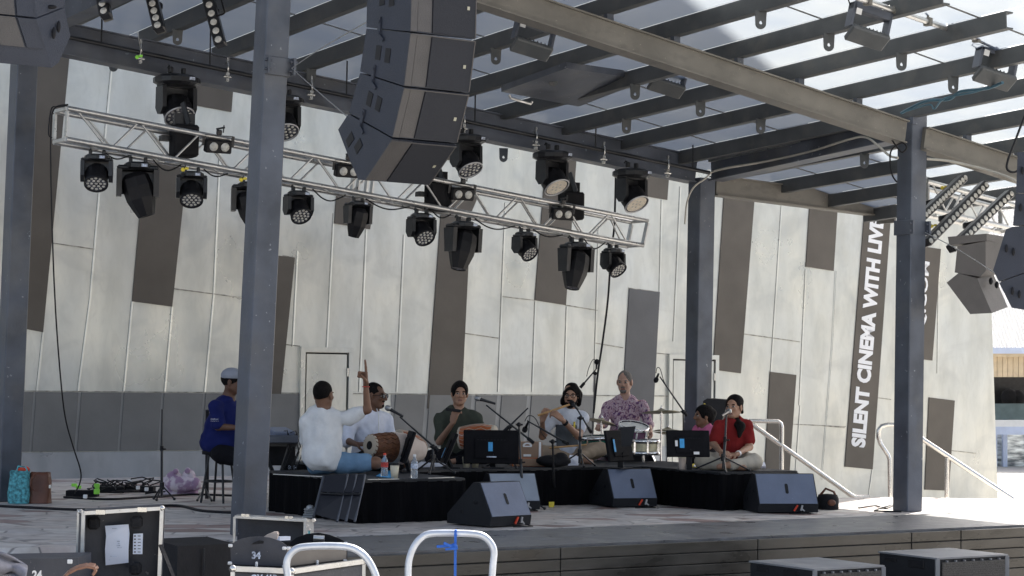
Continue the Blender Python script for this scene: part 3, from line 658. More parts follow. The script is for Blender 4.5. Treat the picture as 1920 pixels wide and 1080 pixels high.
# LED bars
def ledbar(a,b,label,w=.09,n=14,face=Vector((0,-1,-.2))):
    t=thing('led_bar',label,'led bar',a,'led bars rigged at an angle'); d=(b-a).normalized(); s=d.cross(face).normalized(); nrm=s.cross(d)
    if nrm.dot(face)<0: nrm=-nrm
    mb=MB(); mb.bar(a,b,w,.1,up=nrm,bev=.012); hb=mb.build('housing',M['black2'],t)
    Mx=Matrix((s,d,nrm)).transposed(); l=MB()
    for i in range(n):
        c=a+(b-a)*((i+.5)/n)+nrm*.052; l.lathe([(0,.006),(w*.27,.004),(w*.31,0)],c,Mx,n=10)
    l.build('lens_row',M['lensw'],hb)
    f=MB()
    for i in range(6): c=a+(b-a)*((i+.5)/6)-nrm*.06; f.bar(c-d*.05,c+d*.05,w*.8,.03,up=nrm)
    f.build('heat_sink',M['steel2'],t)
    m=(a+b)/2; k=MB(); k.bar(m-nrm*.08,m-nrm*.22,.03,.05); k.box(m-nrm*.22,(.06,.06,.06),bev=.01); k.build('mount',M['black2'],t)
ledbar(P(178,-75,17.6),P(199,32,17.4),'led bar with two visible lenses in the top left corner',.1,8)
ledbar(P(268,-75,17.6),P(300,58,17.4),'led bar sloping down right of the first at top left',.1,10)
ledbar(P(372,-75,17.6),P(414,86,17.4),'longest led bar at top left beside the leaning post',.1,10)
for q in [((1806,333),(1722,412),'led bar nearest the right-hand post in the slanted row'),((1847,345),(1736,457),'middle led bar of the slanted row at right'),((1894,362),(1782,468),'rightmost led bar of the slanted row, lowest end by the speakers')]:
    ledbar(P(*q[0],20.3),P(*q[1],19.8),q[2],.085,16)
# hanging ceiling hatch
t=thing('roof_panel','dark framed panel fixed under the roof behind the front beam','panel',P(1075,150,19))
p=[P(940,172,19.2),P(1062,128,18.6),P(1215,150,19.6),P(1085,200,20.3)]; MB().prism(p,(0,0,.06)).build('panel',M['steel'],t)
MB().tube([P(955,178,19.1),P(957,184,19.1),P(995,195,19.4),P(998,190,19.4)],.012,8).build('handle',M['alu'],t)
# ------------------------------------------------ line arrays
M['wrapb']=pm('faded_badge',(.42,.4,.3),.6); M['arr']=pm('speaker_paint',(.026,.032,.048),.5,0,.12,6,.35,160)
M['arrpale']=pm('pale_speaker_paint',(.085,.078,.074),.6,0,.12,6,.3,160); M['grille']=pm('speaker_grille',(.020,.022,.029),.7,.1,.2,200,.4,300)  # paler brown-grey cabinet paint for the hanging pair and edge strips
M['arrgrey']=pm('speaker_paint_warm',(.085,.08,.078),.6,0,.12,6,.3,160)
def Upl(px,py,A,n):
    v=ray(px,py); t=(A-C0).dot(n)/v.dot(n); return C0+v*t
ar=thing('line_array','tall curved hanging line array of dark speaker cabinets at top centre','line array',P(700,-20,12.3)); A0=P(757,162,12.3)
prof=[[(690,-60),(687,51),(769,59),(772,-60)],[(687,53.5),(675,134),(757,161),(769,61.5)],[(675,137),(654,211),(735,257),(757,163.5)],[(653,214),(634,243),(657,303),(672,337),(684,337),(735,260)]]
prof.insert(0,[(693,-170),(690,-62),(772,-62),(774,-170)])
WD=.47
for i,pl in enumerate(prof):
    q=[Upl(x,y,A0,U3) for x,y in pl]
    if pl[0][0]>690 and i==0: pass
    mb=MB(); e=U3*WD; ins=U3*.0
    mb.prism(q,e); cb=mb.build('cabinet',M['arr'],ar)
    # front corners: in prof order back-top, back-bottom, front-bottom, front-top
    ft,fb_=q[-1],q[-2] if i<4 else q[-2]
    if i==0: pass
    n=-V3
    dn=(ft-fb_).normalized(); nn=U3.cross(dn).normalized()
    if nn.dot(-V3)<0: nn=-nn
    def quad(u0,u1,t0,t1,off,mat,name,th=.004):
        a=fb_+(ft-fb_)*t0; b=fb_+(ft-fb_)*t1
        MB().prism([a+U3*u0+nn*off,a+U3*u1+nn*off,b+U3*u1+nn*off,b+U3*u0+nn*off],nn*th).build(name,M[mat],cb)
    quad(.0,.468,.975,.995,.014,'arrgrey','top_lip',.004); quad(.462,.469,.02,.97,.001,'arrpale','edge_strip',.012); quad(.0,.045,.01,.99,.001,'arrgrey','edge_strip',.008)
    quad(.05,.15,.02,.98,.001,'arrgrey','side_grille',.003)
    quad(.155,.462,.02,.98,.001,'grille','grille',.01)
    a=fb_+(ft-fb_)*.45+U3*.40+nn*.0125; MB().prism([a,a+U3*.018,a+U3*.018+dn*.022,a+dn*.022],nn*.002).build('badge',M['wrapb'],cb)
    # handles and rigging on the side
    c=sum((Vector(x) for x in q),Vector())/len(q) if i<4 else Upl(667,270,A0,U3)
    vd=(q[1]-q[2]).normalized() if i<4 else (Upl(655,262,A0,U3)-Upl(680,282,A0,U3)).normalized()
    h=MB()
    for s in(-1,1):
        h.bar(c+vd*(.06*s+.02)-dn*.045-U3*.002,c+vd*(.06*s+.02)+dn*.045-U3*.002,.062,.004,up=U3,bev=.001)
    h.build('handle_recess',M['black'],cb)
    r=MB(); 
    e0,e1=(q[1],q[2]) if i<4 else (q[0],q[-1])
    if i<4:
        m=e0+(e1-e0)*.32; r.bar(m-dn*.05-U3*.006,m+dn*.07-U3*.006,.035,.01,up=U3)
        r.cyl(m-dn*.03-U3*.016,m-dn*.03,.013,n=8); r.cyl(m+dn*.045-U3*.016,m+dn*.045,.013,n=8); r.bar(m-U3*.01-dn*.04,m-U3*.01-dn*.07-vd*.06,.02,.008,up=U3)
        r.build('rigging_plate',M['arr'],cb)
# left array
al=thing('line_array','cropped line array of dark cabinets in the top left corner','line array',P(60,-20,11.3))
ex=Vector((-.86,-.5,0))*.62
for pl,gd in (([(60,-60),(128,-60),(121,12),(68,33)],0),([(68,36),(121,15),(132,68),(110,117),(97,127),(86,92)],1)):
    q=[P(x,y,11.3+.25*(x-60)/70) for x,y in pl]; cb=MB().prism(q,ex).build('cabinet',M['arr'],al)
    h=MB()
    for x,y in (((97,14),(97,14)) if 0 else ([(97,13)] if gd==0 else [(101,62),(110,50)])):
        c=P(x,y,11.28+.25*(x-60)/70); h.ball(c,(.012,.008,.035) if gd else (.03,.008,.012))
    h.build('handle_recess',M['black'],cb)
    a,b=(q[0],q[3]) if gd==0 else (q[0],q[-1]); nn=ex.cross(a-b).normalized(); nn=nn if nn.y<0 else -nn
    MB().prism([a+ex*.03,a+ex*.18,b+ex*.18,b+ex*.03],nn*.012).build('side_grille',M['arr'],cb); MB().prism([a+ex*.2,a+ex*.42,b+ex*.42,b+ex*.2],nn*.008).build('grille',M['arrgrey'],cb)
    MB().prism([a+ex*.45,a+ex*.98,b+ex*.98,b+ex*.45],nn*.01).build('grille',M['grille'],cb)
al2=thing('line_array','cropped dark line array hanging at the right edge','line array',P(1900,270,14.8))
for pl in ([(1908,285),(1965,285),(1962,359),(1905,362)],[(1905,364),(1962,361),(1960,420),(1899,423)],[(1899,425),(1960,422),(1950,500),(1873,528),(1862,507),(1886,430)],[(1873,530),(1950,502),(1945,585),(1897,577)]):
    q=[P(x,y,14.8) for x,y in pl]; cb=MB().prism(q,U3*.32+V3*.03).build('cabinet',M['arr'],al2)
    h=MB(); cx=sum(p[0] for p in pl)/len(pl)-12; cy=sum(p[1] for p in pl)/len(pl)
    for s in(-6,7): h.ball(P(cx+s,cy+s*.5,14.78),(.012,.008,.03))
    h.build('handle_recess',M['black'],cb)
al3=thing('hanging_speaker','pair of brown-grey speaker cabinets hanging under the slanted led bars','speaker',P(1830,440,19))
for face,e in (([(1795,462),(1848,452),(1848,508),(1838,519),(1790,511)],(42,-6)),([(1775,530),(1797,512),(1832,522),(1860,587),(1819,589)],(30,-10)),([(1777,444),(1850,438),(1850,451),(1780,460)],(38,6))):
    q=[P(x,y,19) for x,y in face]; ev=P(face[2][0]+e[0],face[2][1]+e[1],19.35)-P(face[2][0],face[2][1],19)
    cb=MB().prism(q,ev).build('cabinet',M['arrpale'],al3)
h=MB()
for x,y in((1858,527),(1869,534)): h.ball(P(x,y,19.12),(.02,.03,.035))
h.build('handle_recess',M['black'],cb)
def cable(name,label,pts,r,mat,cat='cable',grp=None):
    q=[p if isinstance(p,Vector) else P(*p) for p in pts]
    # smooth with Catmull-Rom
    out=[]
    for i in range(len(q)-1):
        p0=q[max(i-1,0)];p1=q[i];p2=q[i+1];p3=q[min(i+2,len(q)-1)]
        for k in range(6):
            t=k/6; out.append(.5*((2*p1)+(p2-p0)*t+(2*p0-5*p1+4*p2-p3)*t*t+(3*p1-p0-3*p2+p3)*t**3))
    out.append(q[-1]); o=MB().tube(out,r,6).build(name,M[mat],None,org=q[0]); return tag(o,label,cat,grp)
M['cabw']=pm('pale_cable',(.45,.43,.38),.6,0,.1,5)
M['cabteal']=pm('teal_cable',(.06,.14,.19),.5,0,.2,5)
M['yellow']=pm('yellow_tape',(.75,.6,.05),.5,0,.1,5)
M['lime']=pm('lime_plug',(.3,.8,.08),.5,0,.1,5)
cable('power_cable','dark cable hanging down from the left end of the truss to the floor',[(128,196,18.0),(101,205,18.0),(95,255,18.0),(97,400,18.1),(103,560,18.2),(112,690,18.4),(122,780,18.6),(138,840,18.8),(151,882,18.9),(150,905,19.0),(140,925,19.2)],.007,'black')
cable('power_cable','thin dark cable looped at the left truss end',[(98,258,18.0),(91,250,18.0),(96,205,18.02),(108,200,18.1),(126,199,18.0)],.006,'black')
cable('microphone_cable','thin vertical cable dropping down the wall right of the truss',[(1155,310,22.5),(1152,420,22.5),(1146,470,22.4),(1140,560,22.4),(1130,640,22.3),(1121,700,22.2),(1113,775,22.1)],.012,'black')
cable('power_cable','pale cable draped along the cross beam to the right-hand post',[(1335,322,21.9),(1362,315,21.6),(1440,302,21.2),(1520,284,20.6),(1590,262,20.0),(1622,257,19.8),(1645,272,19.5),(1668,292,19.3),(1684,296,19.2)],.012,'cabw')
cable('power_cable','pale cable going down the back post from the beam corner',[(1335,322,21.9),(1322,335,21.9),(1300,352,21.9),(1288,380,21.95),(1284,420,22.05)],.010,'cabw')
cable('power_cable','pale cable running right from the post above the slanted led bars',[(1738,298,19.2),(1780,302,19.2),(1840,316,19.1),(1890,332,18.9),(1925,352,18.8)],.012,'cabw')
cable('data_cable','teal cable bundle tied along a purlin at right',[(1690,212,18.6),(1735,190,18.2),(1780,186,17.9),(1800,172,17.8),(1850,166,17.5),(1880,155,17.2)],.014,'cabteal')
cable('data_cable','second teal cable looping below the bundle at right',[(1700,208,18.5),(1742,196,18.1),(1752,204,18.1),(1772,184,17.9),(1830,172,17.6),(1862,158,17.4)],.009,'cabteal')
cable('data_cable','coiled dark cable hanging beside the head of the right-hand post',[(1672,262,19),(1690,285,19),(1700,276,19),(1690,268,19),(1670,285,19),(1672,325,19),(1682,342,19)],.008,'black')
cable('steel_wire','thin steel stay wire from the leaning post clamp up to the line array',[(547,128,15.2),(600,92,14.4),(690,40,13)],.004,'alu')
cable('steel_wire','thin steel stay wire from the leaning post clamp down to the array base',[(547,128,15.2),(600,175,14.4),(655,222,13)],.004,'alu')
cable('steel_wire','thin steel stay wire crossing in front of the right-hand led bars',[(1735,436,19.1),(1800,470,18),(1865,512,16.5)],.004,'alu')
cable('steel_wire','thin loose wire hanging under the top left led bars',[(258,60,17.5),(262,82,18),(264,100,18.4)],.004,'alu')
cable('data_cable','dark cable drooping in the top left between led bars',[(412,-10,17.5),(418,12,17.4),(420,25,17.4),(405,30,17.4)],.008,'black')
cable('data_cable','dark hanging loop of cable at the top right corner',[(1922,215,17),(1905,260,17),(1890,300,17),(1889,318,17),(1905,322,17),(1925,300,17)],.010,'black')
for x,y,d,m in((452,337,17.95,'yellow'),(343,318,17.95,'yellow'),(257,107,18.6,'lime'),(1767,352,20.2,'yellow'),(1747,424,20.0,'yellow')):
    q=P(x,y,d); mb=MB(); mb.box(q,(.035,.03,.035),Matrix.Rotation(.6,3,'Y'),bev=.01); mb.box(q+Vector((.035,0,.01)),(.03,.02,.02)); o=mb.build('cable_tag',M[m],None,org=q); tag(o,f"small {'lime' if m=='lime' else 'yellow'} tape tag on a light cable "+{452:'left of the leaning post',343:'under the first part of the truss',257:'on the first ceiling clamp',1767:'by the first slanted led bar',1747:'beside the right-hand post clamp'}[x],'tape tag')

for i,(x0,x1,sg) in enumerate([(205,255,10),(300,352,14),(395,440,9),(600,662,16),(700,782,12),(825,860,10),(905,980,13),(1015,1070,9),(1110,1150,16)]):
    a=tb(x0,4)+V3*.02; b=tb(x1,4)+V3*.02; cable('power_cable','slack black cable looping under the truss, '+['first','second','third','fourth','fifth','sixth','seventh','eighth','ninth'][i]+' loop from its left end',[a,a+(b-a)*.3-Z3*sg/200*.9,a+(b-a)*.6-Z3*sg/200,b],.0075,'black',grp='slack cable loops under the truss')
# ------------------------------------------------ risers
RZ=.36
def drape(path,z0,z1,mat,parent):
    mb=MB(); pts=[]
    for a,b in zip(path[:-1],path[1:]):
        a=Vector(a); b=Vector(b); L=(b-a).length; n=max(2,int(L/.035)); d=(b-a).normalized(); nn=Vector((d.y,-d.x,0))
        for i in range(n): 
            s=i/n*L; w=.012*math.sin(s*36+math.sin(s*7)*2)+.006*math.sin(s*90)
            pts.append((a+d*s,nn*w))
    pts.append((Vector(path[-1]),Vector((0,0,0))))
    vs=[]
    for p,w in pts:
        vs+= [Vector((p.x,p.y,z1))+w*.2,Vector((p.x,p.y,(z0+z1)/2))+w*.8,Vector((p.x,p.y,z0))+w*1.3]
    fs=[]
    for i in range(len(pts)-1):
        for k in(0,1): fs.append((3*i+k,3*i+k+1,3*i+4+k,3*i+3+k))
    return mb.add(vs,fs,True).build('drape',M[mat],parent)
M['risertop']=pm('riser_carpet_top',(.03,.032,.038),.75,0,.3,9,.2,70)
def riser(label,u0,u1,v0,v1,open_left=True):
    t=thing('stage_riser',label,'riser',uvw((u0+u1)/2,(v0+v1)/2,.012),'black draped stage risers')
    q=[uvw(u0,v0,RZ-.06),uvw(u1,v0,RZ-.06),uvw(u1,v1,RZ-.06),uvw(u0,v1,RZ-.06)]
    MB().prism(q,(0,0,.06)).build('platform_top',M['risertop'],t)
    e=MB()
    for a,b in((q[0],q[1]),(q[3],q[0]),(q[1],q[2])):
        d=(b-a).normalized(); nn=Vector((d.y,-d.x,0)); e.bar(a+Z3*.045+nn*.007,b+Z3*.045+nn*.007,.010,.022)
    e.build('edge_trim',M['black2'],t)
    o=-.012; drape([uvw(u0+o,v1,0),uvw(u0+o,v0+o,0),uvw(u1-o,v0+o,0),uvw(u1-o,v1,0)],.003,RZ-.02,'cloth_black',t)
    lg=MB()
    for x in(u0+.1,u1-.1):
        for y in(v0+.1,v1-.1): lg.cyl(uvw(x,y,0),uvw(x,y,RZ-.06),.025,n=8)
    lg.build('leg_frame',M['alu'],t)
    return t
riser('low black draped riser under the man in the white shirt pointing up',1.38,2.40,.72,2.3)
riser('long black draped riser in the middle under the flute player',2.42,5.28,2.0,4.0)
riser('black draped riser under the singer in the red top',5.30,6.25,.82,3.3)
et=MB()
for a,b in(((513,889),(612,894)),((690,899),(748,898)),((803,896.5),(852,895))):
    et.bar(Zp(a[0],a[1],RZ+.004),Zp(b[0],b[1],RZ+.004),.012,.006)
tag(et.build('edge_tape',M['alu']),kind='structure') if 0 else tag(et.build('edge_tape',M['alu'],bpy.data.objects['stage_riser']))
# ------------------------------------------------ wedge monitors
M['wedge']=pm('wedge_paint',(.14,.17,.245),.42,.05,.1,5,.3,220)
specks(M['wedge'],(.3,.33,.4),60,.70,.73,.5); M['wedged']=pm('wedge_dark_paint',(.014,.015,.018),.6,0,.15,5,.3,220,spec=.3)
M['wedgep']=pm('pale_wedge_panel',(.30,.34,.40),.5,0,.1,5,.3,220); M['red']=pm('red_connector',(.7,.06,.02),.45,0,.1,10)  # paler tone for one wedge's sloping panel
def wedge(label,x,y,yaw,W,facem='wedge',H=.36):
    q=Zp(x,y,0); t=thing('wedge_monitor',label,'stage monitor',q,'wedge monitors on the stage floor',rz=0)
    R=Matrix.Rotation(yaw,3,'Z'); f=lambda a,b,c: q+R@Vector((a,b,c))
    pr=[(0,.012),(-.012,.085),(.13,H),(.2,H),(.5,.09),(.5,.012)]
    body=MB(); body.prism([f(-W/2,a,z) for a,z in pr],R@Vector((W,0,0))); b=body.build('cabinet',M['wedged'],t)
    n=(R@Vector((0,-(H-.085),.142))).normalized(); a0=f(-W/2+.01,-.011,.09); a1=f(W/2-.01,-.011,.09); a2=f(W/2-.01,.128,H-.006); a3=f(-W/2+.01,.128,H-.006)
    MB().prism([a0,a1,a2,a3],n*.006).build('sloping_panel',M[facem],b)
    m=(a0+a1+a2+a3)/4+n*.007; up=(a3-a0).normalized(); h=MB(); rt=(a1-a0).normalized()
    pts=[m+rt*(.016*math.cos(t_))+up*((.035 if math.sin(t_)>0 else -.035)+.016*math.sin(t_)) for t_ in [2*math.pi*i/16+.01 for i in range(16)]]
    h.prism(pts,n*.001); h.build('handle_slot',M['black'],b)
    c=MB(); p=f(W*.12,-.0135,.05)
    c.bar(p+R@Vector((-.02,-.004,-.025)),p+R@Vector((.015,-.004,.028)),.014,.014); c.build('red_connector',M['red'],b)
    c=MB(); c.bar(p+R@Vector((.06,-.006,.028)),p+R@Vector((.045,-.006,-.02)),.014,.016); c.bar(p+R@Vector((.05,-.006,.0)),p+R@Vector((.085,-.006,-.03)),.01,.012); c.build('cable_plug',M['lensring'],b)
    c=MB(); c.tube([p+R@Vector((.08,-.02,-.03)),p+R@Vector((.12,-.07,-.045)),p+R@Vector((.0,-.08,-.046)),p+R@Vector((-.08,-.04,-.046))],.006,6); c.build('cable',M['black'],b)
    s=MB()
    for dy,dz in((.17,.2),(.33,.12)): s.ball(f(-W/2-.001,dy,dz),(.004,.03,.02) if dy<.2 else (.004,.02,.02),R)
    s.build('side_handle',M['black'],b)
    return t
wedge('nearest wedge monitor turned to the right in front of the left riser',957,988,.80,.47)
wedge('pale-faced wedge monitor behind the nearest one, by the middle riser',968,958,.36,.46,'wedgep',.335)
wedge('wedge monitor with red plug standing in front of the flute player',1190,952,.42,.47)
wedge('widest wedge monitor in front of the singer near the handrail',1478,963,.20,.575)
t=thing('wedge_monitor','black wedge monitor leaning up behind the child and the singer','stage monitor',P(1330,885,21.6)); q=[P(1318,752,21.6),P(1326,747,21.6),P(1366,750,21.6),P(1350,800,21.6),P(1338,812,21.6),P(1322,800,21.6)]
MB().prism(q,(.1,.35,.0)).build('cabinet',M['wedged'],t); MB().cyl(P(1335,805,21.75),P(1335,900,21.75),.02).build('stand',M['black2'],t)
# ------------------------------------------------ screens
M['scr']=pm('matt_screen_back',(.010,.010,.012),.75,0,.2,10,spec=.1)
def screen(label,c,yaw,tilt,w,h,stick=(),standz=None):
    c=Vector(c); t=thing('monitor_screen',label,'monitor screen',c,'thin black monitor screens for the players')
    R=Matrix.Rotation(yaw,3,'Z')@Matrix.Rotation(tilt,3,'X')
    b=MB(); b.box(c,(w,.028,h),R,bev=.006); b.box(c+R@Vector((0,-.02,-.01)),(w*.6,.008,h*.62),R,bev=.003); sh=b.build('shell',M['scr'],t)
    s=MB(); s.box(c+R@Vector((0,.0155,0)),(w-.03,.003,h-.03),R); s.build('glass',M['lensd'],sh)
    k=MB()
    for i in range(9): k.box(c+R@Vector((-.12*w*2+.06*w*i,-.0305,h*.2)),(.03*w,.002,.004),R)
    k.build('vents',M['wedged'],sh)
    s=MB(); 
    base_=Vector((c.x,c.y,standz))
    s.bar(c+R@Vector((0,-.01,-h*.2)),base_+Vector((.02,.03,.01)),.05,.02); s.box(base_+Vector((.02,.03,.006)),(.2,.16,.012),Matrix.Rotation(yaw,3,'Z'),bev=.004); s.build('stand',M['wedged'],t)
    for x,z,ww,hh,m in stick:
        MB().box(c+R@Vector((x,-.0315,z)),(ww,.002,hh),R).build('sticker',M[m],sh)
    return t
c1=P(921,838,19.0); screen('large black screen back with a blue sticker in front of the harmonium',c1,.12,-.12,.52,.315,[(-.01,.0,.042,.085,'blue'),(0,-.095,.09,.012,'label')],RZ)
c2=P(1290,832,19.0); screen('black screen back with blue and white stickers in front of the singer',c2,.25,-.14,.42,.25,[(-.07,-.0,.045,.085,'blue'),(-.125,.0,.025,.055,'white'),(.07,-.09,.055,.025,'white')],RZ)
c3=P(764,838,17.9); screen('black screen turned edge-on beside the water bottle',c3,-1.42,-.30,.42,.29,[],RZ)
c4=P(842,840,18.9); screen('black screen seen edge-on with blue strip in front of the dark shirt man',c4,-1.46,-.38,.45,.30,[(.0,-.06,.05,.1,'blue')],RZ)
c5=P(1160,836,19.3); s5=screen('black screen half turned with blue strip in front of the drums',c5,.95,-.2,.42,.3,[(-.12,.0,.03,.12,'blue')],RZ)
MB().prism([P(1163,801,19.02),P(1192,799,19.02),P(1184,836,19.0),P(1166,838,19.0)],(0,.012,0)).build('back_cover',M['wedged'],s5)
# ------------------------------------------------ microphone stands
M['mic']=pm('mic_grille',(.3,.31,.32),.35,.8,.2,120)
def mic(mb_par,a,b,hand=True):
    a=Vector(a); b=Vector(b); d=(b-a).normalized(); L=(b-a).length
    o=MB().tube([a,a+d*L*.7,b-d*.028],[.011,.014,.018],10).build('microphone',M['black2'],mb_par)
    Mx=d.to_track_quat('Z','Y').to_matrix(); MB().lathe([(0,.0),(.019,0),(.026,.014),(.0265,.028),(.022,.045),(.01,.055),(0,.057)],b-d*.028,Mx,n=14).build('grille',M['mic'] if hand else M['blackm'],o)
def stand(label,foot,top,boom=None,micp=None,hand=True,kind='tripod',legr=.2,d=None,yaw=0,ball=None):
    foot=Vector(foot); top=Vector(top); t=thing('microphone_stand',label,'microphone stand',foot,'black microphone stands')
    MB().tube([foot+Z3*.03,foot+(top-foot)*.55,foot+(top-foot)*.56,top],[.013,.013,.009,.009],8).build('pole',M['black2'],t)
    if kind=='tripod':
        for i in range(3):
            a=yaw+i*2.094; e=foot+Vector((math.cos(a)*legr,math.sin(a)*legr,.012)); l=MB(); l.tube([foot+Z3*.14,e],[.008,.008],6); l.ball(e,.014); l.build('leg',M['black2'],t)
        MB().cyl(foot+Z3*.1,foot+Z3*.17,.022,n=10).build('hub',M['black2'],t)
    else: MB().lathe([(0,.03),(.03,.03),(.1,.016),(.115,.008),(.115,0),(0,0)],foot,n=20).build('base',M['black2'],t)
    k=MB(); m=foot+(top-foot)*.56; k.cyl(m-Z3*.02,m+Z3*.03,.016,n=8); k.cyl(m,m+Vector((.04,-.01,0)),.008,n=6); k.build('clutch',M['black'],t)
    if boom:
        a,b=[Vector(x) for x in boom]; bo=MB().tube([a,b],[.010,.007],8).build('boom',M['black2'],t)
        k=MB(); k.ball(top,(.022,.022,.022),n=10); k.cyl(top-Vector((.03,0,0)),top+Vector((.035,0,.0)),.009,n=6); k.cyl(a,a+(b-a).normalized()*.07,.017,n=8); k.build('swivel',M['black'],bo)
    if micp: mic(t,micp[0],micp[1],hand)
    return t
def F(x,d,z=RZ): return pz(x,d,z)
stand('boom stand with silver microphone over the two-headed drum',F(815,17.8),P(812,838,17.8),(P(822,845,17.8),P(750,782,17.9)),(P(756,781,17.9),P(727,765,17.9)),yaw=.4)
stand('boom stand with microphone in front of the dark shirt man',Zp(981,956,0),P(973,796,18.6),(P(1000,830,18.7),P(912,760,19.0)),(P(929,757,19.0),P(895,747,19.0)),yaw=.2)
stand('short stand with a black clip bar rising above the screen',F(956,19.15),P(956,800,19.15),(P(944,810,19.1),P(990,765,19.1)),None,yaw=.9)
stand('tall thin boom stand with round base on the stage floor below the flute player',Zp(1040,944,.0),P(1036,828,18.4),(P(1064,832,18.3),P(989,789,18.9)),(P(990,792,18.9),P(984,806,18.95)),False,'round')
stand('boom stand with black foam microphone at the flute players mouth',F(1089,19.6),P(1088,784,19.6),(P(1108,810,19.5),P(1079,762,19.9)),(P(1083,768,19.9),P(1072,755,20.0)),False,yaw=.7)
stand('tall overhead boom stand behind the flute player',Zp(1108,885,0),P(1116,700,22.3),(P(1088,727,22.3),P(1118,692,22.3)),(P(1118,692,22.3),P(1119,678,22.3)),False)
stand('drum overhead boom stand with microphone beside the back post',Zp(1282,905,0),P(1281,772,21.6),(P(1288,780,21.6),P(1237,706,21.6)),(P(1235,700,21.6),P(1230,713,21.6)),False)
stand('straight stand with silver microphone at the singers mouth',F(1358,19.0),P(1362,778,19.0),None,(P(1353,780,19.0),P(1367,771,19.22)),True,yaw=.5,legr=.3)
stand('tall black equipment pole standing by the wall left of the stool',Zp(303,938,0),P(304,768,19.6),None,None,yaw=.3,legr=.12)
cable('microphone_cable','thin cable curling over the flute microphone',[(984,790,18.9),(990,780,18.9),(1000,781,18.9),(1008,792,18.8),(1016,812,18.7),(1024,822,18.6)],.004,'black')
cable('microphone_cable','thin cable curling over the drum overhead microphone',[(1230,700,21.6),(1232,690,21.6),(1238,692,21.6),(1245,715,21.6),(1258,738,21.6)],.004,'black')
cable('microphone_cable','thin cable curling over the tall overhead microphone',[(1119,678,22.3),(1112,674,22.3),(1104,690,22.3),(1100,706,22.3)],.004,'black')
# ------------------------------------------------ drum kit
M['purple']=pm('purple_shell',(.13,.05,.10),.2,.2,.2,5,coat=.5)
M['pearl']=pm('cream_pearl_shell',(.55,.5,.33),.25,.1,.2,24,coat=.4)
M['green']=pm('green_shell',(.005,.14,.10),.2,.1,.3,6,coat=.6)
M['dhead']=pm('drum_head',(.7,.7,.66),.5,0,.05,5)
M['brass']=pm('dull_cymbal',(.20,.17,.10),.38,.75,.25,9)
def drum(label,c,r,h,mat,tiltx=0,tilty=0,lugs=8,foot=None):
    c=Vector(c); R=Matrix.Rotation(tilty,3,'Y')@Matrix.Rotation(tiltx,3,'X'); t=thing('drum',label,'drum',c)
    MB().lathe([(r*.97,-h/2),(r*.97,h/2)],c,R,n=28).build('shell',M[mat],t)
    hp=MB()
    for s in(-1,1): z=s*h/2; hp.lathe([(r*.97,z-.02),(r*1.03,z-.02),(r*1.04,z),(r*1.03,z+.02),(r*.98,z+.015)],c,R,n=28)
    hp.build('hoops',M['chrome'],t)
    MB().lathe([(0,h/2+.002),(r*.98,h/2+.002)],c,R,n=28).build('batter_head',M['dhead'],t); MB().lathe([(0,-h/2),(r*.98,-h/2)],c,R,n=28).build('bottom_head',M['label'],t)
    l=MB()
    for i in range(lugs):
        a=2*math.pi*i/lugs+.2; p=Vector((math.cos(a)*r*1.02,math.sin(a)*r*1.02,0)); l.tube([c+R@(p+Vector((0,0,-h/2-.01))),c+R@(p+Vector((0,0,h/2+.02)))],.005,6)
        for s in(-1,1): l.box(c+R@(p+Vector((0,0,s*h*.22))),(.018,.018,.05),R)
    l.build('lugs',M['chrome'],t)
    if foot is not None: MB().tube([c-Z3*h/2,Vector((c.x,c.y,foot))],.015,8).build('stand',M['chrome'],t)
    return t
drum('purple tom drum with chrome hoops in front of the drummer',P(1186,817,20.9),.155,.20,'purple',.25,.12)
drum('cream pearl drum below the purple tom',P(1206,838,20.6),.17,.12,'pearl',.0,.0,foot=.0)
drum('green drum behind the flute players knee',P(1118,836,21.0),.17,.17,'green',.05,-.05,foot=.0)
t=thing('drum','bass drum with chrome hoop mostly hidden behind the screen and wedge','drum',Zp(1175,905,0)); c=pz(1172,21.2,.27); R=Matrix.Rotation(math.pi/2,3,'X')@Matrix.Identity(3); R=Matrix.Rotation(.5,3,'Z')@R
MB().lathe([(.25,-.2),(.25,.2)],c,R,n=30).build('shell',M['purple'],t); MB().lathe([(.245,.2),(.265,.2),(.27,.22),(.245,.235)],c,R,n=30).build('hoop',M['chrome'],t); MB().lathe([(0,.205),(.25,.205)],c,R,n=30).build('front_head',M['blackm'],t)
def cymbal(label,c,r,tilt,foot,roll=0,twin=False):
    c=Vector(c); R=Matrix.Rotation(roll,3,'Y')@Matrix.Rotation(tilt,3,'X'); t=thing('cymbal',label,'cymbal',Vector((c.x,c.y,foot)))
    m=MB(); m.lathe([(0,.028),(.02,.026),(.045,.012),(.06,.009),(r*.7,.0),(r,-.016),(r*.7,-.003),(.06,.005),(0,.02)],c,R,n=30)
    if twin: m.lathe([(.05,-.05),(r*.7,-.035),(r,-.022),(r*.7,-.03),(.05,-.045)],c,R,n=30)
    m.build('plate',M['brass'],t)
    s=MB(); s.tube([c+Z3*.06,c-Z3*.02,Vector((c.x,c.y,foot+.1))],[.006,.008,.012],8); s.ball(c+R@Vector((0,0,.035)),.012); s.cyl(c-Z3*.02,c-Z3*.1,.014,n=8); s.build('stand_tube',M['chrome'],t)
    for i in range(3): a=i*2.094+.5; MB().tube([Vector((c.x,c.y,foot+.25)),Vector((c.x+math.cos(a)*.25,c.y+math.sin(a)*.25,foot+.01))],.009,6).build('leg',M['chrome'],t)
    return t
cymbal('large ride cymbal at the right of the drummer',P(1240,771,21.4),.215,-.08,0,-.04)
cymbal('pair of hi-hat cymbals below the ride cymbal',P(1252,806,21.8),.17,-.02,0,0,True)
cymbal('crash cymbal tilted down to the right at the left of the drummer',P(1128,789,21.5),.17,-.1,0,.22)
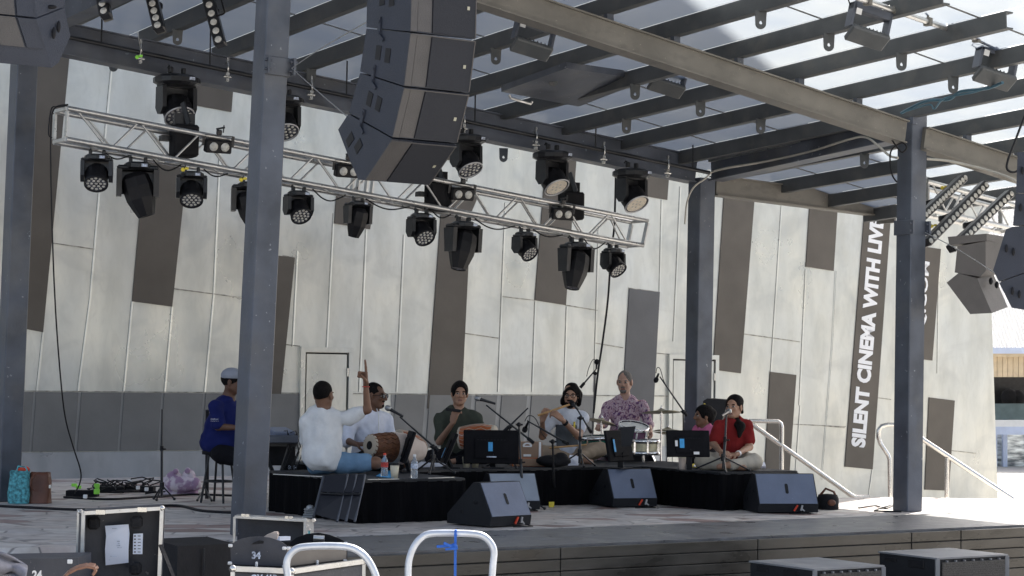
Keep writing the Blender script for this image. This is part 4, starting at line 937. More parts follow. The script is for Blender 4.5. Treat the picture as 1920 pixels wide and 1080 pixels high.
for x,y,lb in((1211,832,'drum stool post chrome rod standing right of the cream drum'),):
    pass
# ------------------------------------------------ hand drums
M['orange']=pm('orange_lacquered_wood',(.42,.10,.02),.3,0,.25,6,coat=.4,stretch=(1,1,4))
M['hide']=pm('drum_hide',(.55,.48,.38),.7,0,.15,6)
M['strap']=pm('brown_leather_straps',(.16,.065,.03),.6,0,.4,30)
M['wrapc']=pm('pale_cloth_cover',(.62,.52,.45),.85,0,.12,4,.5,14)
def barrel(label,a,b,ra,rm,rb,cols,parts):
    a=Vector(a); b=Vector(b); d=b-a; L=d.length; Mx=d.normalized().to_track_quat('Z','Y').to_matrix(); t=thing('hand_drum',label,'hand drum',(a+b)/2)
    def rad(s): return ra+(rm-ra)*math.sin(min(1,s/.55)*math.pi/2) if s<.55 else rm+(rb-rm)*((s-.55)/.45)**1.6
    def seg(s0,s1,name,mat,k=1.0,wob=0):
        pr=[(rad(s0+(s1-s0)*i/10)*k+wob*math.sin(i*2.1),(s0+(s1-s0)*i/10)*L) for i in range(11)]
        return MB().lathe(pr,a,Mx,n=26).build(name,M[mat],t)
    for s0,s1,n,m,k,wb in parts: seg(s0,s1,n,m,k,wb)
    MB().lathe([(0,-.003),(ra*.42,-.003)],a,Mx,n=24).build('black_patch',M['blackm'],t)
    MB().lathe([(ra*.42,-.002),(ra*.95,-.002),(ra*1.06,.004),(ra*1.06,.02),(ra*.98,.03)],a,Mx,n=24).build('drum_head',M['hide'],t)
    MB().lathe([(0,L+.002),(rb,L+.002),(rb*1.06,L-.01),(rb*1.06,L-.03)],a,Mx,n=24).build('rear_head',M['hide'],t)
    st=MB(); n=16
    s_end=.4 if 'cloth' in cols else 1
    for i in range(n):
        pts=[]
        for j in range(7):
            s=s_end*j/6; r=rad(s)*1.03; an=2*math.pi*(i+.5*(j%2))/n; pts.append(a+Mx@Vector((r*math.cos(an),r*math.sin(an),s*L)))
        st.tube(pts,.0045 if 'cloth' in cols else .0028,5)
    st.build('lacing',M['strap'] if 'cloth' in cols else M['hide'],t)
    return t
barrel('two-headed drum with leather lacing and pale cloth cover on the players lap',P(693,835,17.9),P(789,845,18.3),.092,.135,.08,'cloth',[(0,.42,'shell','strap',1,0),(.40,1,'cloth_cover','wrapc',1.05,.004)])
barrel('orange drum standing behind the cloth covered drum',P(742,823,19.0),P(790,845,19.2),.09,.12,.09,'o',[(0,1,'shell','orange',1,0)])
barrel('orange two-headed drum on the lap of the man in the dark shirt',P(862,821,19.72),P(930,818,19.62),.10,.125,.1,'o',[(0,1,'shell','orange',1,0)])
# ------------------------------------------------ harmonium
M['hbrown']=pm('harmonium_cover',(.30,.195,.13),.7,0,.12,5)
t=thing('harmonium','brown box harmonium with cream fretwork and orange wooden base','harmonium',pz(994,19.6,RZ)); R=Matrix.Rotation(.12,3,'Z'); c=pz(994,19.6,RZ)
MB().box(c+Vector((0,0,.0425)),(.35,.22,.085),R,bev=.004).build('base',M['orange'],t); MB().box(c+R@Vector((0,-.006,.04)),(.325,.215,.07),R).build('base_front',M['hbrown'],t)
MB().prism([c+R@Vector((x,-.10,z)) for x,z in((-.125,.085),(.125,.085),(.115,.235),(-.11,.235))],R@Vector((0,.16,0))).build('bellows_box',M['hbrown'],t)
k=MB()
k.box(c+R@Vector((.092,-.103,.16)),(.022,.006,.15),R,bev=.002); k.box(c+R@Vector((.1,-.108,.082)),(.05,.006,.018),R,bev=.002); k.box(c+R@Vector((-.03,-.103,.105)),(.075,.006,.022),R,bev=.002)
for i in range(9): a0=math.pi*i/8; k.box(c+R@Vector((-.03-.035*math.cos(a0),-.103,.20+.022*math.sin(a0))),(.02,.006,.012),R)
k.box(c+R@Vector((-.03,-.103,.192)),(.085,.006,.012),R); k.build('fretwork',M['letter'],t)
# ------------------------------------------------ small things on the risers
def bottle(label,x,y,d,h,z,lab=None):
    q=pz(x,d,z); t=thing('bottle',label,'bottle',q); s=h/.22
    MB().lathe([(0,0),(.03*s,0),(.033*s,.01*s),(.033*s,.06*s),(.030*s,.075*s),(.033*s,.09*s),(.033*s,.14*s),(.025*s,.165*s),(.012*s,.185*s),(.012*s,.205*s)],q,n=18).build('body',M['pet'],t)
    MB().lathe([(.014*s,.2*s),(.014*s,.22*s),(0,.22*s)],q,n=14).build('cap',M['white' if lab!='redlabel' else 'red'],t)
    MB().lathe([(.0345*s,.09*s),(.0345*s,.135*s)],q,n=18).build('label',M[lab or 'label'],t)
M['pet']=pm('clear_plastic',(.75,.8,.85),.12,0,.05,9,trans=.75); M['redlabel']=pm('red_label',(.5,.04,.03),.5,0,.5,40)
bottle('clear water bottle with white cap on the left riser',780,893,17.0,.20,RZ)
bottle('small bottle with red label beside the seated mans knee',724,885,17.2,.20,RZ,'redlabel')
M['cup']=pm('paper_cup',(.66,.6,.46),.7,0,.06,5)
def cup(label,x,d,z=RZ,h=.11,lid='black',m='cup'):
    q=pz(x,d,z); t=thing('cup',label,'cup',q); MB().lathe([(0,0),(.028,0),(.038,h),(.036,h),(.0,h*.9)],q,n=18).build('body',M[m],t)
    MB().lathe([(.04,h),(.04,h+.01),(.034,h+.018),(0,h+.018)],q,n=18).build('lid',M[lid],t)
cup('cream paper cup with black lid at the corner of the left riser',743,16.95)
cup('cream paper cup under the large screen, left one',877,19.05,h=.085,lid='cup'); cup('cream paper cup under the large screen, right one',894,19.1,h=.085,lid='cup')
cup('tan cup standing under the singers screen',1281,19.3,h=.11,lid='cup',m='wrapc')
def sheet(label,pts,mat='paper',name='paper_sheet',cat='paper',th=.003):
    q=[Vector(p) for p in pts]; o=MB().prism([p-q[0] for p in q],(0,0,th)).build(name,M[mat]); o.location=q[0]; return tag(o,label,cat)
sheet('white sheet of paper propped behind the black bag at the flute players feet',[P(1065,873,19.6),P(1084,873,19.5),P(1092,857,19.9),P(1068,853,19.9)])
sheet('blue-white papers lying by the cup on the left riser',[Zp(705,893,RZ+.003),Zp(738,897,RZ+.003),Zp(742,884,RZ+.003),Zp(722,882,RZ+.003)],'blue')
sheet('white papers lying in front of the dark shirt man',[Zp(770,877,RZ+.004),Zp(830,875,RZ+.004),Zp(842,866,RZ+.004),Zp(790,866,RZ+.004)])
sheet('open yellow edged music book in front of the singer',[Zp(1296,876,RZ+.003),Zp(1352,880,RZ+.003),Zp(1350,873,RZ+.003),Zp(1300,870,RZ+.003)],'yellow','music_book','book',.012)
sheet('pale blue page lying on the yellow edged music book',[Zp(1300,875,RZ+.018),Zp(1345,877,RZ+.018),Zp(1346,871.5,RZ+.018),Zp(1304,869.5,RZ+.018)])
sheet('thin pale notebook at the right end of the singers riser',[Zp(1416,877,RZ+.003),Zp(1436,878,RZ+.003),Zp(1434,870,RZ+.003),Zp(1418,870,RZ+.003)],'paper','notebook','notebook',.02)
b=MB(); q=pz(1040,19.4,RZ+.06); b.ball(q,(.17,.1,.06)); b.ball(q+Vector((.07,-.02,.02)),(.075,.07,.065)); o=b.build('cloth_bag',M['blackm'],None,org=q-Z3*.06); tag(o,'soft black bag lying at the flute players knees','bag')
# flute spare and wooden flute on lap handled with the people
# ------------------------------------------------ keyboard corner, behind the leaning post
t=thing('keyboard','grey electronic keyboard with a pale laptop on it right of the leaning post','keyboard',pz(525,18.2,0)); q=P(515,822,18.2)
MB().box(q,(.34,.5,.07),Matrix.Rotation(.3,3,'Z'),bev=.01).build('body',M['steel'],t)
MB().box(q+Vector((.05,-.05,.06)),(.22,.2,.05),Matrix.Rotation(.6,3,'Z')@Matrix.Rotation(.2,3,'X'),bev=.01).build('laptop',M['wedge'],t)
k=MB(); k.bar(q+Vector((.14,0,-.05)),pz(512,18.3,0),.03,.03); k.bar(q+Vector((-.12,0,-.05)),pz(545,18.3,0),.03,.03); k.bar(q+Vector((-.2,0,-.055)),q+Vector((.2,0,-.055)),.03,.03); k.build('stand',M['black2'],t)
k=MB(); rnd=random.Random(3)
for i in range(7):
    a=q+Vector((.05+rnd.random()*.14,-.1,.0+rnd.random()*.06)); k.tube([a,a+Vector((.05,-.02,.05*rnd.random())),a+Vector((.07+.03*rnd.random(),0,-.12)),a+Vector((.03*rnd.random(),.0,-.3))],.005,6)
k.build('plugged_cables',M['black'],t)
t=thing('amplifier','black amplifier with cropped white lettering behind the pointing man','amplifier',pz(530,18.6,RZ)); q=pz(530,18.6,RZ+.02)
MB().box(q+Z3*.11,(.26,.25,.22),Matrix.Rotation(.1,3,'Z'),bev=.015).build('cabinet',M['blackm'],t)
text('GOTH',.05,M['label'],'lettering',P(540,880,18.42),Vector((1,.1,0)),Z3,t,fit=(.075,.035))
# stool
t=thing('stool','black round stool with thin legs under the man in the cap','stool',Zp(415,940,0)); q=pz(415,19.05,.0)
MB().lathe([(0,.50),(.15,.50),(.165,.48),(.165,.45),(0,.45)],q,n=20).build('seat',M['blackm'],t)
for i in range(4): a=i*math.pi/2+.4; MB().tube([q+Vector((math.cos(a)*.1,math.sin(a)*.1,.45)),q+Vector((math.cos(a)*.17,math.sin(a)*.17,.0))],.011,8).build('leg',M['black2'],t)
MB().tube([q+Vector((math.cos(a)*.14,math.sin(a)*.14,.2)) for a in [i*.628 for i in range(11)]],.008,6).build('foot_ring',M['black2'],t)
t=thing('keyboard_stand','black upright stand bar to the left of the man in the cap','stand',Zp(388,935,0)); MB().bar(Zp(388,935,0),P(389,768,19.4),.035,.035).build('upright',M['black2'],t); MB().tube([pz(375,19.0,.02),pz(388,19.4,.12),pz(402,19.0,.02)],.012,6).build('foot',M['black2'],t)
# bags
M['teal']=pm('turquoise_woven_bag',(.10,.36,.40),.8,0,.5,40,.4,60,sharp=.3)
M['leather']=pm('brown_leather_bag',(.13,.045,.022),.42,0,.25,7,.3,30)
M['patt']=pm('patterned_cotton',(.66,.58,.64),.85,0,.1,9,.4,12,col2=(.36,.24,.36),fac=.52,sharp=.85)
def bag(label,x0,x1,y0,y1,d,mat,sl=0,th=.16,cat='bag'):
    z1=P((x0+x1)/2,y0,d).z; t=thing('bag',label,cat,pz((x0+x1)/2,d,0)); rnd=random.Random(int(x0)); a=pz(x0,d,0); b=pz(x1,d,0); N=14; vs=[]
    for k in range(9):
        s=k/8; z=.004+z1*s
        for i in range(N):
            an=2*math.pi*i/N; ex=.5; cx=math.copysign(abs(math.cos(an))**ex,math.cos(an)); cy=math.copysign(abs(math.sin(an))**ex,math.sin(an))
            w=(b.x-a.x)/2*(1-.12*s+.05*math.sin(3*s))+.006*math.sin(an*5+k); dd=th/2*(1-.45*s)
            vs.append(Vector(((a.x+b.x)/2+cx*w+sl*s,d+cy*dd,z+.01*math.sin(i*2.3)*s)))
    fs=[(k*N+i,k*N+(i+1)%N,(k+1)*N+(i+1)%N,(k+1)*N+i) for k in range(8) for i in range(N)]+[tuple(range(8*N,9*N))]
    MB().add(vs,fs,True).build('body',M[mat],t); return t,z1
t,z1=bag('turquoise woven shopping bag beside the left post',22,62,884,945,18.5,'teal',.0)
MB().tube([P(30,888,18.42),P(34,874,18.42),P(48,876,18.42),P(54,888,18.42)],.008,6).build('handle',M['teal'],t); k=MB(); k.ball(P(46,880,18.5),(.05,.04,.03)); k.ball(P(36,882,18.5),(.03,.03,.02)); k.build('red_contents',M['red'],t)
t,z1=bag('brown leather handbag leaning on the turquoise bag',60,101,887,944,18.55,'leather',.0)
MB().tube([P(63,920,18.42),P(57,910,18.40),P(58,898,18.40),P(66,890,18.45)],.009,6).build('handle',M['leather'],t); MB().box(P(94,912,18.44),(.02,.02,.03)).build('buckle',M['clampc'],t)
t,z1=bag('crumpled cotton bag with swirl pattern by the wall',306,376,897,922,20.2,'patt',-.02,.2)
k=MB(); k.ball(P(326,897,20.15),(.085,.08,.075)); k.ball(P(354,895,20.15),(.07,.07,.085)); k.ball(P(341,908,20.1),(.17,.09,.08)); k.ball(P(366,908,20.1),(.06,.07,.07)); k.ball(P(330,884,20.1),(.03,.04,.03)); k.ball(P(352,883,20.1),(.03,.03,.035)); k.build('gathered_top',M['patt'],t)
# cable clutter by the wall
rnd=random.Random(11)
t=thing('cable_heap','tangled heap of black cables with a socket strip by the wall','cables',Zp(240,925,0)); k=MB()
for i in range(16):
    c=Zp(rnd.uniform(185,300),rnd.uniform(915,928),.0); pts=[c+Vector((.13*math.cos(j*.9+i),.10*math.sin(j*.8+i*2),.012+.10*abs(math.sin(j*.7+i))*(1 if i<8 else .2))) for j in range(9)]; k.tube(pts,.007,6)
k.build('cables',M['black'],t)
k=MB()
for x,y in((155,925),(205,918),(262,917)): k.box(Zp(x,y,.03),(.3,.14,.06),Matrix.Rotation(rnd.uniform(-.3,.3),3,'Z'),bev=.006)
k.build('socket_boxes',M['blackm'],t)
k=MB()
for x,y in((152,916),(186,924),(186,914),(144,912)): k.box(Zp(x,y,.05)+Vector((0,-.12,.02)),(.05,.04,.05 if x>180 else .03),bev=.004)
k.build('green_plugs',M['lime'],t)
k=MB()
for x,y in((164,922),(246,893),(262,905),(278,908),(187,900)): k.box(Zp(x,y+14,.05)+Vector((0,-.1,.03)),(.035,.03,.035),bev=.004)
k.build('white_plugs',M['white'],t)
cable('floor_cable','black cable lying across the paving from the left edge to the open case',[Zp(-20,948,.01),Zp(60,952,.01),Zp(160,956,.01),Zp(250,952,.01),Zp(330,948,.01),Zp(380,958,.01),Zp(450,962,.01)],.014,'black')
cable('floor_cable','black cable lying along the foot of the wall',[Zp(120,932,.01),Zp(200,936,.01),Zp(280,932,.01),Zp(360,927,.01),Zp(440,929,.01),Zp(500,926,.01)],.012,'black')
cable('floor_cable','cable lying on the stage behind the round base of the thin stand',[Zp(1005,940,.01),Zp(1025,942,.01),Zp(1050,938,.01),Zp(1080,944,.01),Zp(1110,940,.01)],.008,'black')
cable('floor_cable','dark cable snaking in the sun at the foot of the right-hand post',[Zp(1610,952,.01),Zp(1640,948,.01),Zp(1660,953,.01),Zp(1675,946,.01),Zp(1640,957,.01),Zp(1690,959,.01)],.008,'black')
tag(MB().box(Zp(1034,946,.03),(.05,.01,.05),Matrix.Rotation(.3,3,'Z')).build('cable_tag',M['yellow'],None,org=Zp(1034,946,.0)),'yellow and white paper tag at the foot of the thin stand','tape tag')
for x,s in((1538,1),(1552,.9)):
    pass
t=thing('equipment_bag','dark round equipment case standing behind the widest wedge monitor','case',Zp(1552,955,0)); q=Zp(1552,955,0)
MB().lathe([(0,0),(.10,0),(.105,.02),(.105,.1),(.09,.14),(0,.15)],q,n=18).build('body',M['blackm'],t); k=MB(); k.tube([q+Vector((-.08,-.02,.13)),q+Vector((-.03,-.06,.2)),q+Vector((.05,-.04,.17)),q+Vector((.09,0,.1))],.012,6); k.ball(q+Vector((.02,-.105,.07)),(.04,.012,.03)); k.build('handle',M['leather'],t)
# ------------------------------------------------ folding chairs leaning on the riser
M['chairp']=pm('navy_chair_panel',(.012,.014,.022),.5,0,.2,8)
first=None
for i,(dx,lab) in enumerate([(0,'front folding chair of the stack leaning on the left riser'),(16,'middle folding chair of the stack leaning on the left riser'),(32,'rear folding chair of the stack leaning on the left riser')]):
    if first is None:
        q0=P(615,975,16.2); f=thing('folding_chair',lab,'folding chair',q0,'folding chairs leaning on the riser')
        for a,b in(((607,893),(588,968)),((652,890),(632,978))): MB().tube([P(*a,16.45),P(*b,16.15)],.011,8).build('frame_tube',M['steel'],f)
        MB().prism([P(610,890,16.45),P(651,888,16.45),P(644,924,16.3),P(602,922,16.3)],(0,.02,0)).build('backrest',M['chairp'],f); MB().prism([P(601,926,16.3),P(643,928,16.3),P(632,976,16.15),P(590,964,16.15)],(0,.02,0)).build('seat',M['chairp'],f)
        k=MB(); k.tube([P(607,893,16.45),P(652,890,16.45)],.011,8); k.tube([P(602,925,16.29),P(644,927,16.29)],.008,8); k.build('crossbar',M['black2'],f); first=f
    else:
        c=copy_tree(first); c.location=first.location+Vector((dx/233,.02*i,0)); c['label']=lab
t=thing('towel','folded grey-blue towel on the stage floor at the foot of the chairs','towel',Zp(579,972,0)); k=MB()
for i in range(4): k.box(Zp(579,972,0)+Vector((.003*i,0,.015+.02*i)),(.1-.004*i,.09,.019),Matrix.Rotation(.2*i-.2,3,'Z'),bev=.008)
k.ball(Zp(579,972,0)+Vector((.01,0,.09)),(.035,.03,.025)); k.build('cloth',M['wall2'],t)
# ------------------------------------------------ foreground: cases and trolleys
M['case']=pm('flight_case_laminate',(.028,.032,.045),.5,0,.2,8,.1,60)
specks(M['case'],(.2,.2,.2),35,.70,.72,.6); specks(M['case'],(.08,.08,.085),5,.5,.7,.4,(1,1,.3)); M['casew']=pm('warm_grey_laminate',(.13,.115,.10),.55,0,.1,6)
M['foam']=pm('black_foam',(.014,.014,.016),.95,0,.3,30,.5,50)
t=thing('flight_case','open flight case lid with taped paper sheet at bottom left','flight case',pz(222,10.2,GZ)); D=9.9
L0=P(157,962,D); L1=P(304,953,D+.1); B0=P(152,1120,D); B1=P(298,1112,D+.1)
dv=Vector((-.02,.13,0)); MB().prism([L0+dv,L1+dv,B1+dv,B0+dv],(0,.012,0)).build('back_panel',M['case'],t)
w=MB()
for a,b in((L0,L1),(L1,B1),(B1,B0),(B0,L0)): w.prism([a,b,b+dv,a+dv],((a+b)/2-(L0+B1)/2).normalized()*.012)
w.build('lid_walls',M['case'],t)
w=MB(); e_=Vector((-.045,.10,0))
w.bar(L0,L1,.018,.018); w.bar(L1,B1,.018,.018); w.bar(L0,B0,.018,.018); w.bar(L0+e_,B0+e_,.014,.014); w.bar(L0+Z3*.004,L0+e_+Z3*.004,.02,.014); w.build('aluminium_edging',M['alu'],t)
MB().prism([L0+e_*.1,L0+e_*.95,B0+e_*.95,B0+e_*.1],(.004,0,0)).build('side_panel',M['case'],t)
k=MB()
for p in(L0+e_*.6,L1): k.ball(p,(.015,.015,.015),n=10)
for s in(.22,.75): p=L0+(L1-L0)*s; k.box(p+Vector((0,-.012,.0)),(.045,.01,.022))
k.build('ball_corners',M['inox'],t)
for x,y in((176,981),(256,979),(254,1066)): MB().box(P(x,y,D+.10),(.055,.06,.06),bev=.012).build('foam_block',M['foam'],t)
k=MB(); pts=[]
ctr=[(197,986),(241,983),(243,1000),(241,1030),(241,1055),(198,1060),(197,1030),(199,1005)]
pg=MB().prism([P(x,y,D+.115-.012*math.sin(i*1.1)) for i,(x,y) in enumerate(ctr)],(0,.001,0)).build('paper_sheet',M['paper'],t)
k=MB()
for i,(x,y,w_) in enumerate([(215,991,10),(222,1015,5),(222,1019,4),(222,1023,6),(224,1027,8),(213,1043,12),(205,1050,3)]): k.box(P(x,y,D+.095),(w_/380,.001,.0035))
k.build('printing',M['label'],pg)
st=MB().prism([P(x,y,D+.114) for x,y in((250,1001),(268,1000),(267,1039),(249,1039))],(0,.001,0)).build('info_label',M['paper'],t)
k=MB()
for i in range(6): k.box(P(253,1005+i*6,D+.11),(.008,.001,.006)); k.box(P(261,1005+i*6,D+.11),(.014,.001,.003))
k.build('printing',M['black'],st)
MB().bar(P(301,1022,D+.02),P(330,1095,D-.15),.018,.01).build('lid_stay',M['black'],t)
# base box of that case, below the picture
MB().prism([P(150,1122,D)-Z3*.0,P(300,1114,D+.1),P(300,1114,D+.1)+Vector((0,-.5,0)),P(150,1122,D)+Vector((0,-.5,0))],(0,0,-.55)).build('base_box',M['case'],t)
# case 24 at the left edge
t=thing('flight_case','black case numbered 24 with a white tag at the left edge','flight case',pz(60,9.0,GZ)); q=[P(-60,1050,9.3),P(146,1046,9.5),P(146,1150,9.5),P(-60,1150,9.3)]
MB().prism(q,(.0,.3,0)).build('front_panel',M['case'],t); MB().prism([P(-60,1048,9.6),P(60,1043,9.9),P(148,1047,9.9),P(148,1052,9.9),P(-60,1052,9.6)],(0,.05,0)).build('rim',M['blackm'],t)
MB().prism([P(-60,1150,9.3),P(146,1150,9.5),P(146,1150,9.5)-Z3*.5,P(-60,1150,9.3)-Z3*.5],(0,.3,0)).build('lower_box',M['case'],t)
text('24',.06,M['letter'],'number',P(60,1086,9.25),Vector((1,.05,0)),Z3,t,fit=(.044,.040),bold=.002)
MB().box(P(131,1053,9.42),(.024,.006,.02),bev=.003).build('tag_plate',M['white'],t)
# grey garment and leather strap
k=MB(); q=P(20,1078,9.0)
N=20; vs=[]
for j in range(12):
    for i in range(N):
        s=i/(N-1); r=j/11; x=-60+110*s; y=1046+45*r-8*math.sin(s*3.1)+4*math.sin(s*9+r*5)+(12*(s-.72)**2*60*.2 if s>.72 else 0)
        vs.append(P(x,y,9.0+.07*math.sin(s*8+r*3)+.05*math.sin(r*9)-.1*r))
k.add(vs,[(j*N+i,j*N+i+1,(j+1)*N+i+1,(j+1)*N+i) for j in range(11) for i in range(N-1)],True)
M['grey']=pm('grey_fabric',(.22,.22,.25),.9,0,.3,9,.3,30)
o=k.build('jacket',M['grey'],None,org=q); o.modifiers.new('s','SOLIDIFY').thickness=.01; tag(o,'crumpled grey jacket draped over the case numbered 24','jacket')
st=MB(); pp_=[(118,1084),(130,1072),(146,1064),(164,1060),(178,1062),(181,1068),(174,1078)]
for a,b in zip(pp_[:-1],pp_[1:]): st.bar(P(*a,8.9),P(*b,8.9),.012,.045,up=Vector((0,1,.3)),bev=.003)
M['tan']=pm('tan_leather',(.24,.12,.075),.5,0,.2,9)
tag(st.build('leather_strap',M['tan'],None,org=P(150,1080,8.9)),'tan leather strap poking up at the bottom left','strap')
# black road box in front of the band end
q=[P(333,1024,12.3),P(440,1019,12.9),P(440,1085,12.9),P(333,1090,12.3)]; t=thing('road_case','plain black road case standing against the left end of the stage front','road case',pz(385,12.5,GZ))
MB().prism([q[0],q[1],Vector((q[1].x,q[1].y,GZ)),Vector((q[0].x,q[0].y,GZ))],(-.25,.5,0)).build('box',M['blackm'],t); MB().bar(P(383,1022,12.55)-Z3*.02,Vector((P(383,1022,12.55).x,P(383,1022,12.55).y-.003,GZ+.1)),.008,.01).build('panel_joint',M['black2'],t)
# crate 34
t=thing('crate','black crate with arched ends numbered 34 and metal corner tabs','crate',pz(540,10,-.2)); D=9.9
fr=[(433,1063),(432,1024),(436,1018),(450,1011),(468,1007),(486,1006),(505,1008),(524,1014),(536,1022),(538,1026),(537,1066)]
MB().prism([P(x,y,D+(x-433)*.0006) for x,y in fr],(.0,.012,0)).build('end_panel',M['case'],t)
re=[(540,1052),(540,1020),(556,1008),(575,1001),(598,999),(618,1003),(636,1010),(651,1018),(651,1050)]
MB().prism([P(x,y,D+.55) for x,y in re],(.0,.012,0)).build('end_panel',M['blackm'],t)
MB().prism([P(538,1026,D+.07),P(650,1016,D+.55),P(650,1052,D+.55),P(538,1067,D+.07)],(-.01,.01,0)).build('side_panel',M['casew'],t)
MB().prism([P(438,1022,D+.02),P(545,1016,D+.5),P(545,1050,D+.5),P(438,1062,D+.02)],(-.01,.01,0)).build('side_panel',M['blackm'],t)
MB().prism([P(434,1062,D),P(537,1066,D+.06),P(650,1052,D+.55),P(545,1049,D+.5)],(0,0,.01)).build('floor_panel',M['blackm'],t)
MB().prism([P(x,y,D-.003) for x,y in((471,1021),(476,1017),(486,1013),(495,1014),(494,1019),(482,1020))],(0,-.002,0)).build('hand_hole',M['foam'],t)
MB().cyl(P(588,1009,D+.5),P(608,1010,D+.5),.016,n=12).build('handle_roller',M['alu'],t)
text('34',.06,M['label'],'number',P(472,1048,D-.002),Vector((1,.05,0)),Z3,t,fit=(.043,.036),bold=.0025)
k=MB()
for x,y,dd in((432,1023,0),(431,1056,0),(533,1028,.04),(533,1062,.04),(481,1058,0),(541,1028,.07),(595,1055,.3),(648,1019,.53),(647,1052,.53)):
    q=P(x,y,D+dd-.01); k.box(q,(.021,.008,.016) if x not in(481,595) else (.013,.008,.026),bev=.004); k.ball(q+Vector((0,-.004,0)),(.005,.004,.005),n=8)
k.build('corner_tabs',M['white'],t)
sh=MB(); pts=[P(x,y,D+.22) for x,y in((484,1014),(498,1004),(512,998),(519,998),(521,1003),(518,1012),(505,1016),(492,1018))]; sh.prism(pts,(0,.06,0)); tag(sh.build('shoe',M['wrapc'],None,org=pts[0]),'tan and grey shoe sticking out of the numbered crate','shoe')
# case under the crate
t=thing('flight_case','dark flight case with aluminium edges under the crate numbered 34','flight case',pz(540,10,GZ))
a=P(437,1066,D-.1); b=P(547,1071,D-.02); c=P(682,1052,D+.6); dn=Z3*.5
MB().prism([a,b,b-dn,a-dn],(.0,.02,0)).build('front_panel',M['case'],t); MB().prism([b,c,c-dn,b-dn],(-.02,.02,0)).build('side_panel',M['case'],t); MB().prism([a-Z3*.002,b-Z3*.002,c-Z3*.002,a+(c-b)-Z3*.002],(0,0,-.02)).build('top_panel',M['casew'],t)
k=MB(); k.bar(a,b,.025,.025); k.bar(b,c,.025,.025); k.bar(a,a-dn,.025,.02); k.bar(c,c-dn,.025,.02); k.bar(b-Z3*.01,b-dn,.02,.02); k.build('aluminium_edging',M['alu'],t)
k=MB(); 
for p in(a,b,c): k.ball(p+Vector((0,-.006,.0)),.019,n=10)
k.build('ball_corners',M['inox'],t)
text('OV 41P',.06,M['label'],'lettering',P(470,1091,D-.13),Vector((1,.05,0)),Z3,t,fit=(.125,.036),bold=.002)
# open lid behind the crate
t=thing('flight_case','low open flight case lid with steel corner behind the crate numbered 34','flight case',pz(510,11.2,GZ)); D=11.2
a=P(440,969,D); b=P(572,976,D); b2=P(588,976,D+.3); lo=Z3*-.17
MB().prism([a+Vector((0,.12,0)),b+Vector((0,.12,0)),b+Vector((0,.12,0))+lo,a+Vector((0,.12,0))+lo],(0,.012,0)).build('lid_back',M['case'],t)
MB().prism([b,b2,b2+lo,b+lo],(0,.012,0)).build('lid_side',M['wall2'],t)
k=MB(); k.bar(a,b,.014,.014); k.bar(a,a+lo*1.5,.016,.014); k.bar(b,b+lo,.016,.014); k.bar(b,b2,.016,.016); k.prism([a,b,b+Vector((0,.12,0)),a+Vector((0,.12,0))],(0,0,.006)); k.build('aluminium_edging',M['alu'],t)
k=MB(); k.ball(b2,.014,n=10); 
for s in(.12,.18,.74,.8): k.box(a+(b-a)*s+Z3*.012,(.02,.02,.014))
for z_,x_ in((-.03,0),(-.05,.012),(-.045,-.01)): k.ball(b+(b2-b)*.3+Vector((x_,-.01,z_)),(.006,.006,.006),n=8)
k.build('latches',M['inox'],t); MB().box(b+(b2-b)*.45+Vector((0,-.01,-.09)),(.016,.006,.07)).build('green_tape',M['teal'],t); MB().prism([a+lo*1.1,b+lo,b+lo*4.2,a+lo*4.2],(0,.3,0)).build('case_body',M['case'],t)
tag(MB().bar(P(520,1010,D-.6),P(540,1009,D-.5),.03,.02).build('paper_roll',M['paper'],None,org=P(530,1010,D-.55)),'pale rolled paper lying in the numbered crate','paper')
# trolleys
def hoop(label,pts,d,feet):
    t=thing('hand_trolley',label,'trolley',pz((pts[0][0]+pts[-1][0])/2,d,GZ)); q=[P(x,y,d) for x,y in pts]
    out=[]
    for i in range(len(q)-1):
        p0=q[max(i-1,0)];p1=q[i];p2=q[i+1];p3=q[min(i+2,len(q)-1)]
        for k in range(5):
            s=k/5; out.append(.5*((2*p1)+(p2-p0)*s+(2*p0-5*p1+4*p2-p3)*s*s+(3*p1-p0-3*p2+p3)*s**3))
    out.append(q[-1]); g0=Vector((q[0].x,d,GZ+.2)); g1=Vector((q[-1].x,d,GZ+.2))
    MB().tube([g0]+out+[g1],.0165,12).build('handle',M['hoopm'],t); x0=min(g0.x,g1.x)-.02; x1=max(g0.x,g1.x)+.02
    MB().prism([Vector((x0,d-.75,GZ+.17)),Vector((x1,d-.75,GZ+.17)),Vector((x1,d+.03,GZ+.17)),Vector((x0,d+.03,GZ+.17))],(0,0,.03)).build('deck',M['case'],t)
    for x in(x0+.05,x1-.05):
        for y in(d-.65,d-.05): MB().cyl((x-.015,y,GZ+.075),(x+.015,y,GZ+.075),.075,n=18).build('wheel',M['blackm'],t)
    return t
M['hoopm']=pm('zinc_plated_tube',(.62,.66,.72),.38,.6,.12,14,.05,60)
hoop('pale metal trolley handle in front of the flight cases',[(543,1130),(540,1085),(537,1060),(542,1042),(556,1029),(575,1025),(610,1023.5),(648,1025),(668,1031),(684,1043),(696,1060),(706,1085),(716,1130)],9.2,0)
hb=hoop('taller trolley handle with a blue strap tied round it',[(766,1130),(765,1075),(767,1050),(775,1027),(788,1010),(805,1001),(845,999.5),(885,1001),(905,1005),(919,1017),(926,1034),(924,1062),(919,1130)],9.5,0)
M['bstrap']=pm('blue_webbing',(.02,.12,.5),.7,0,.15,30)
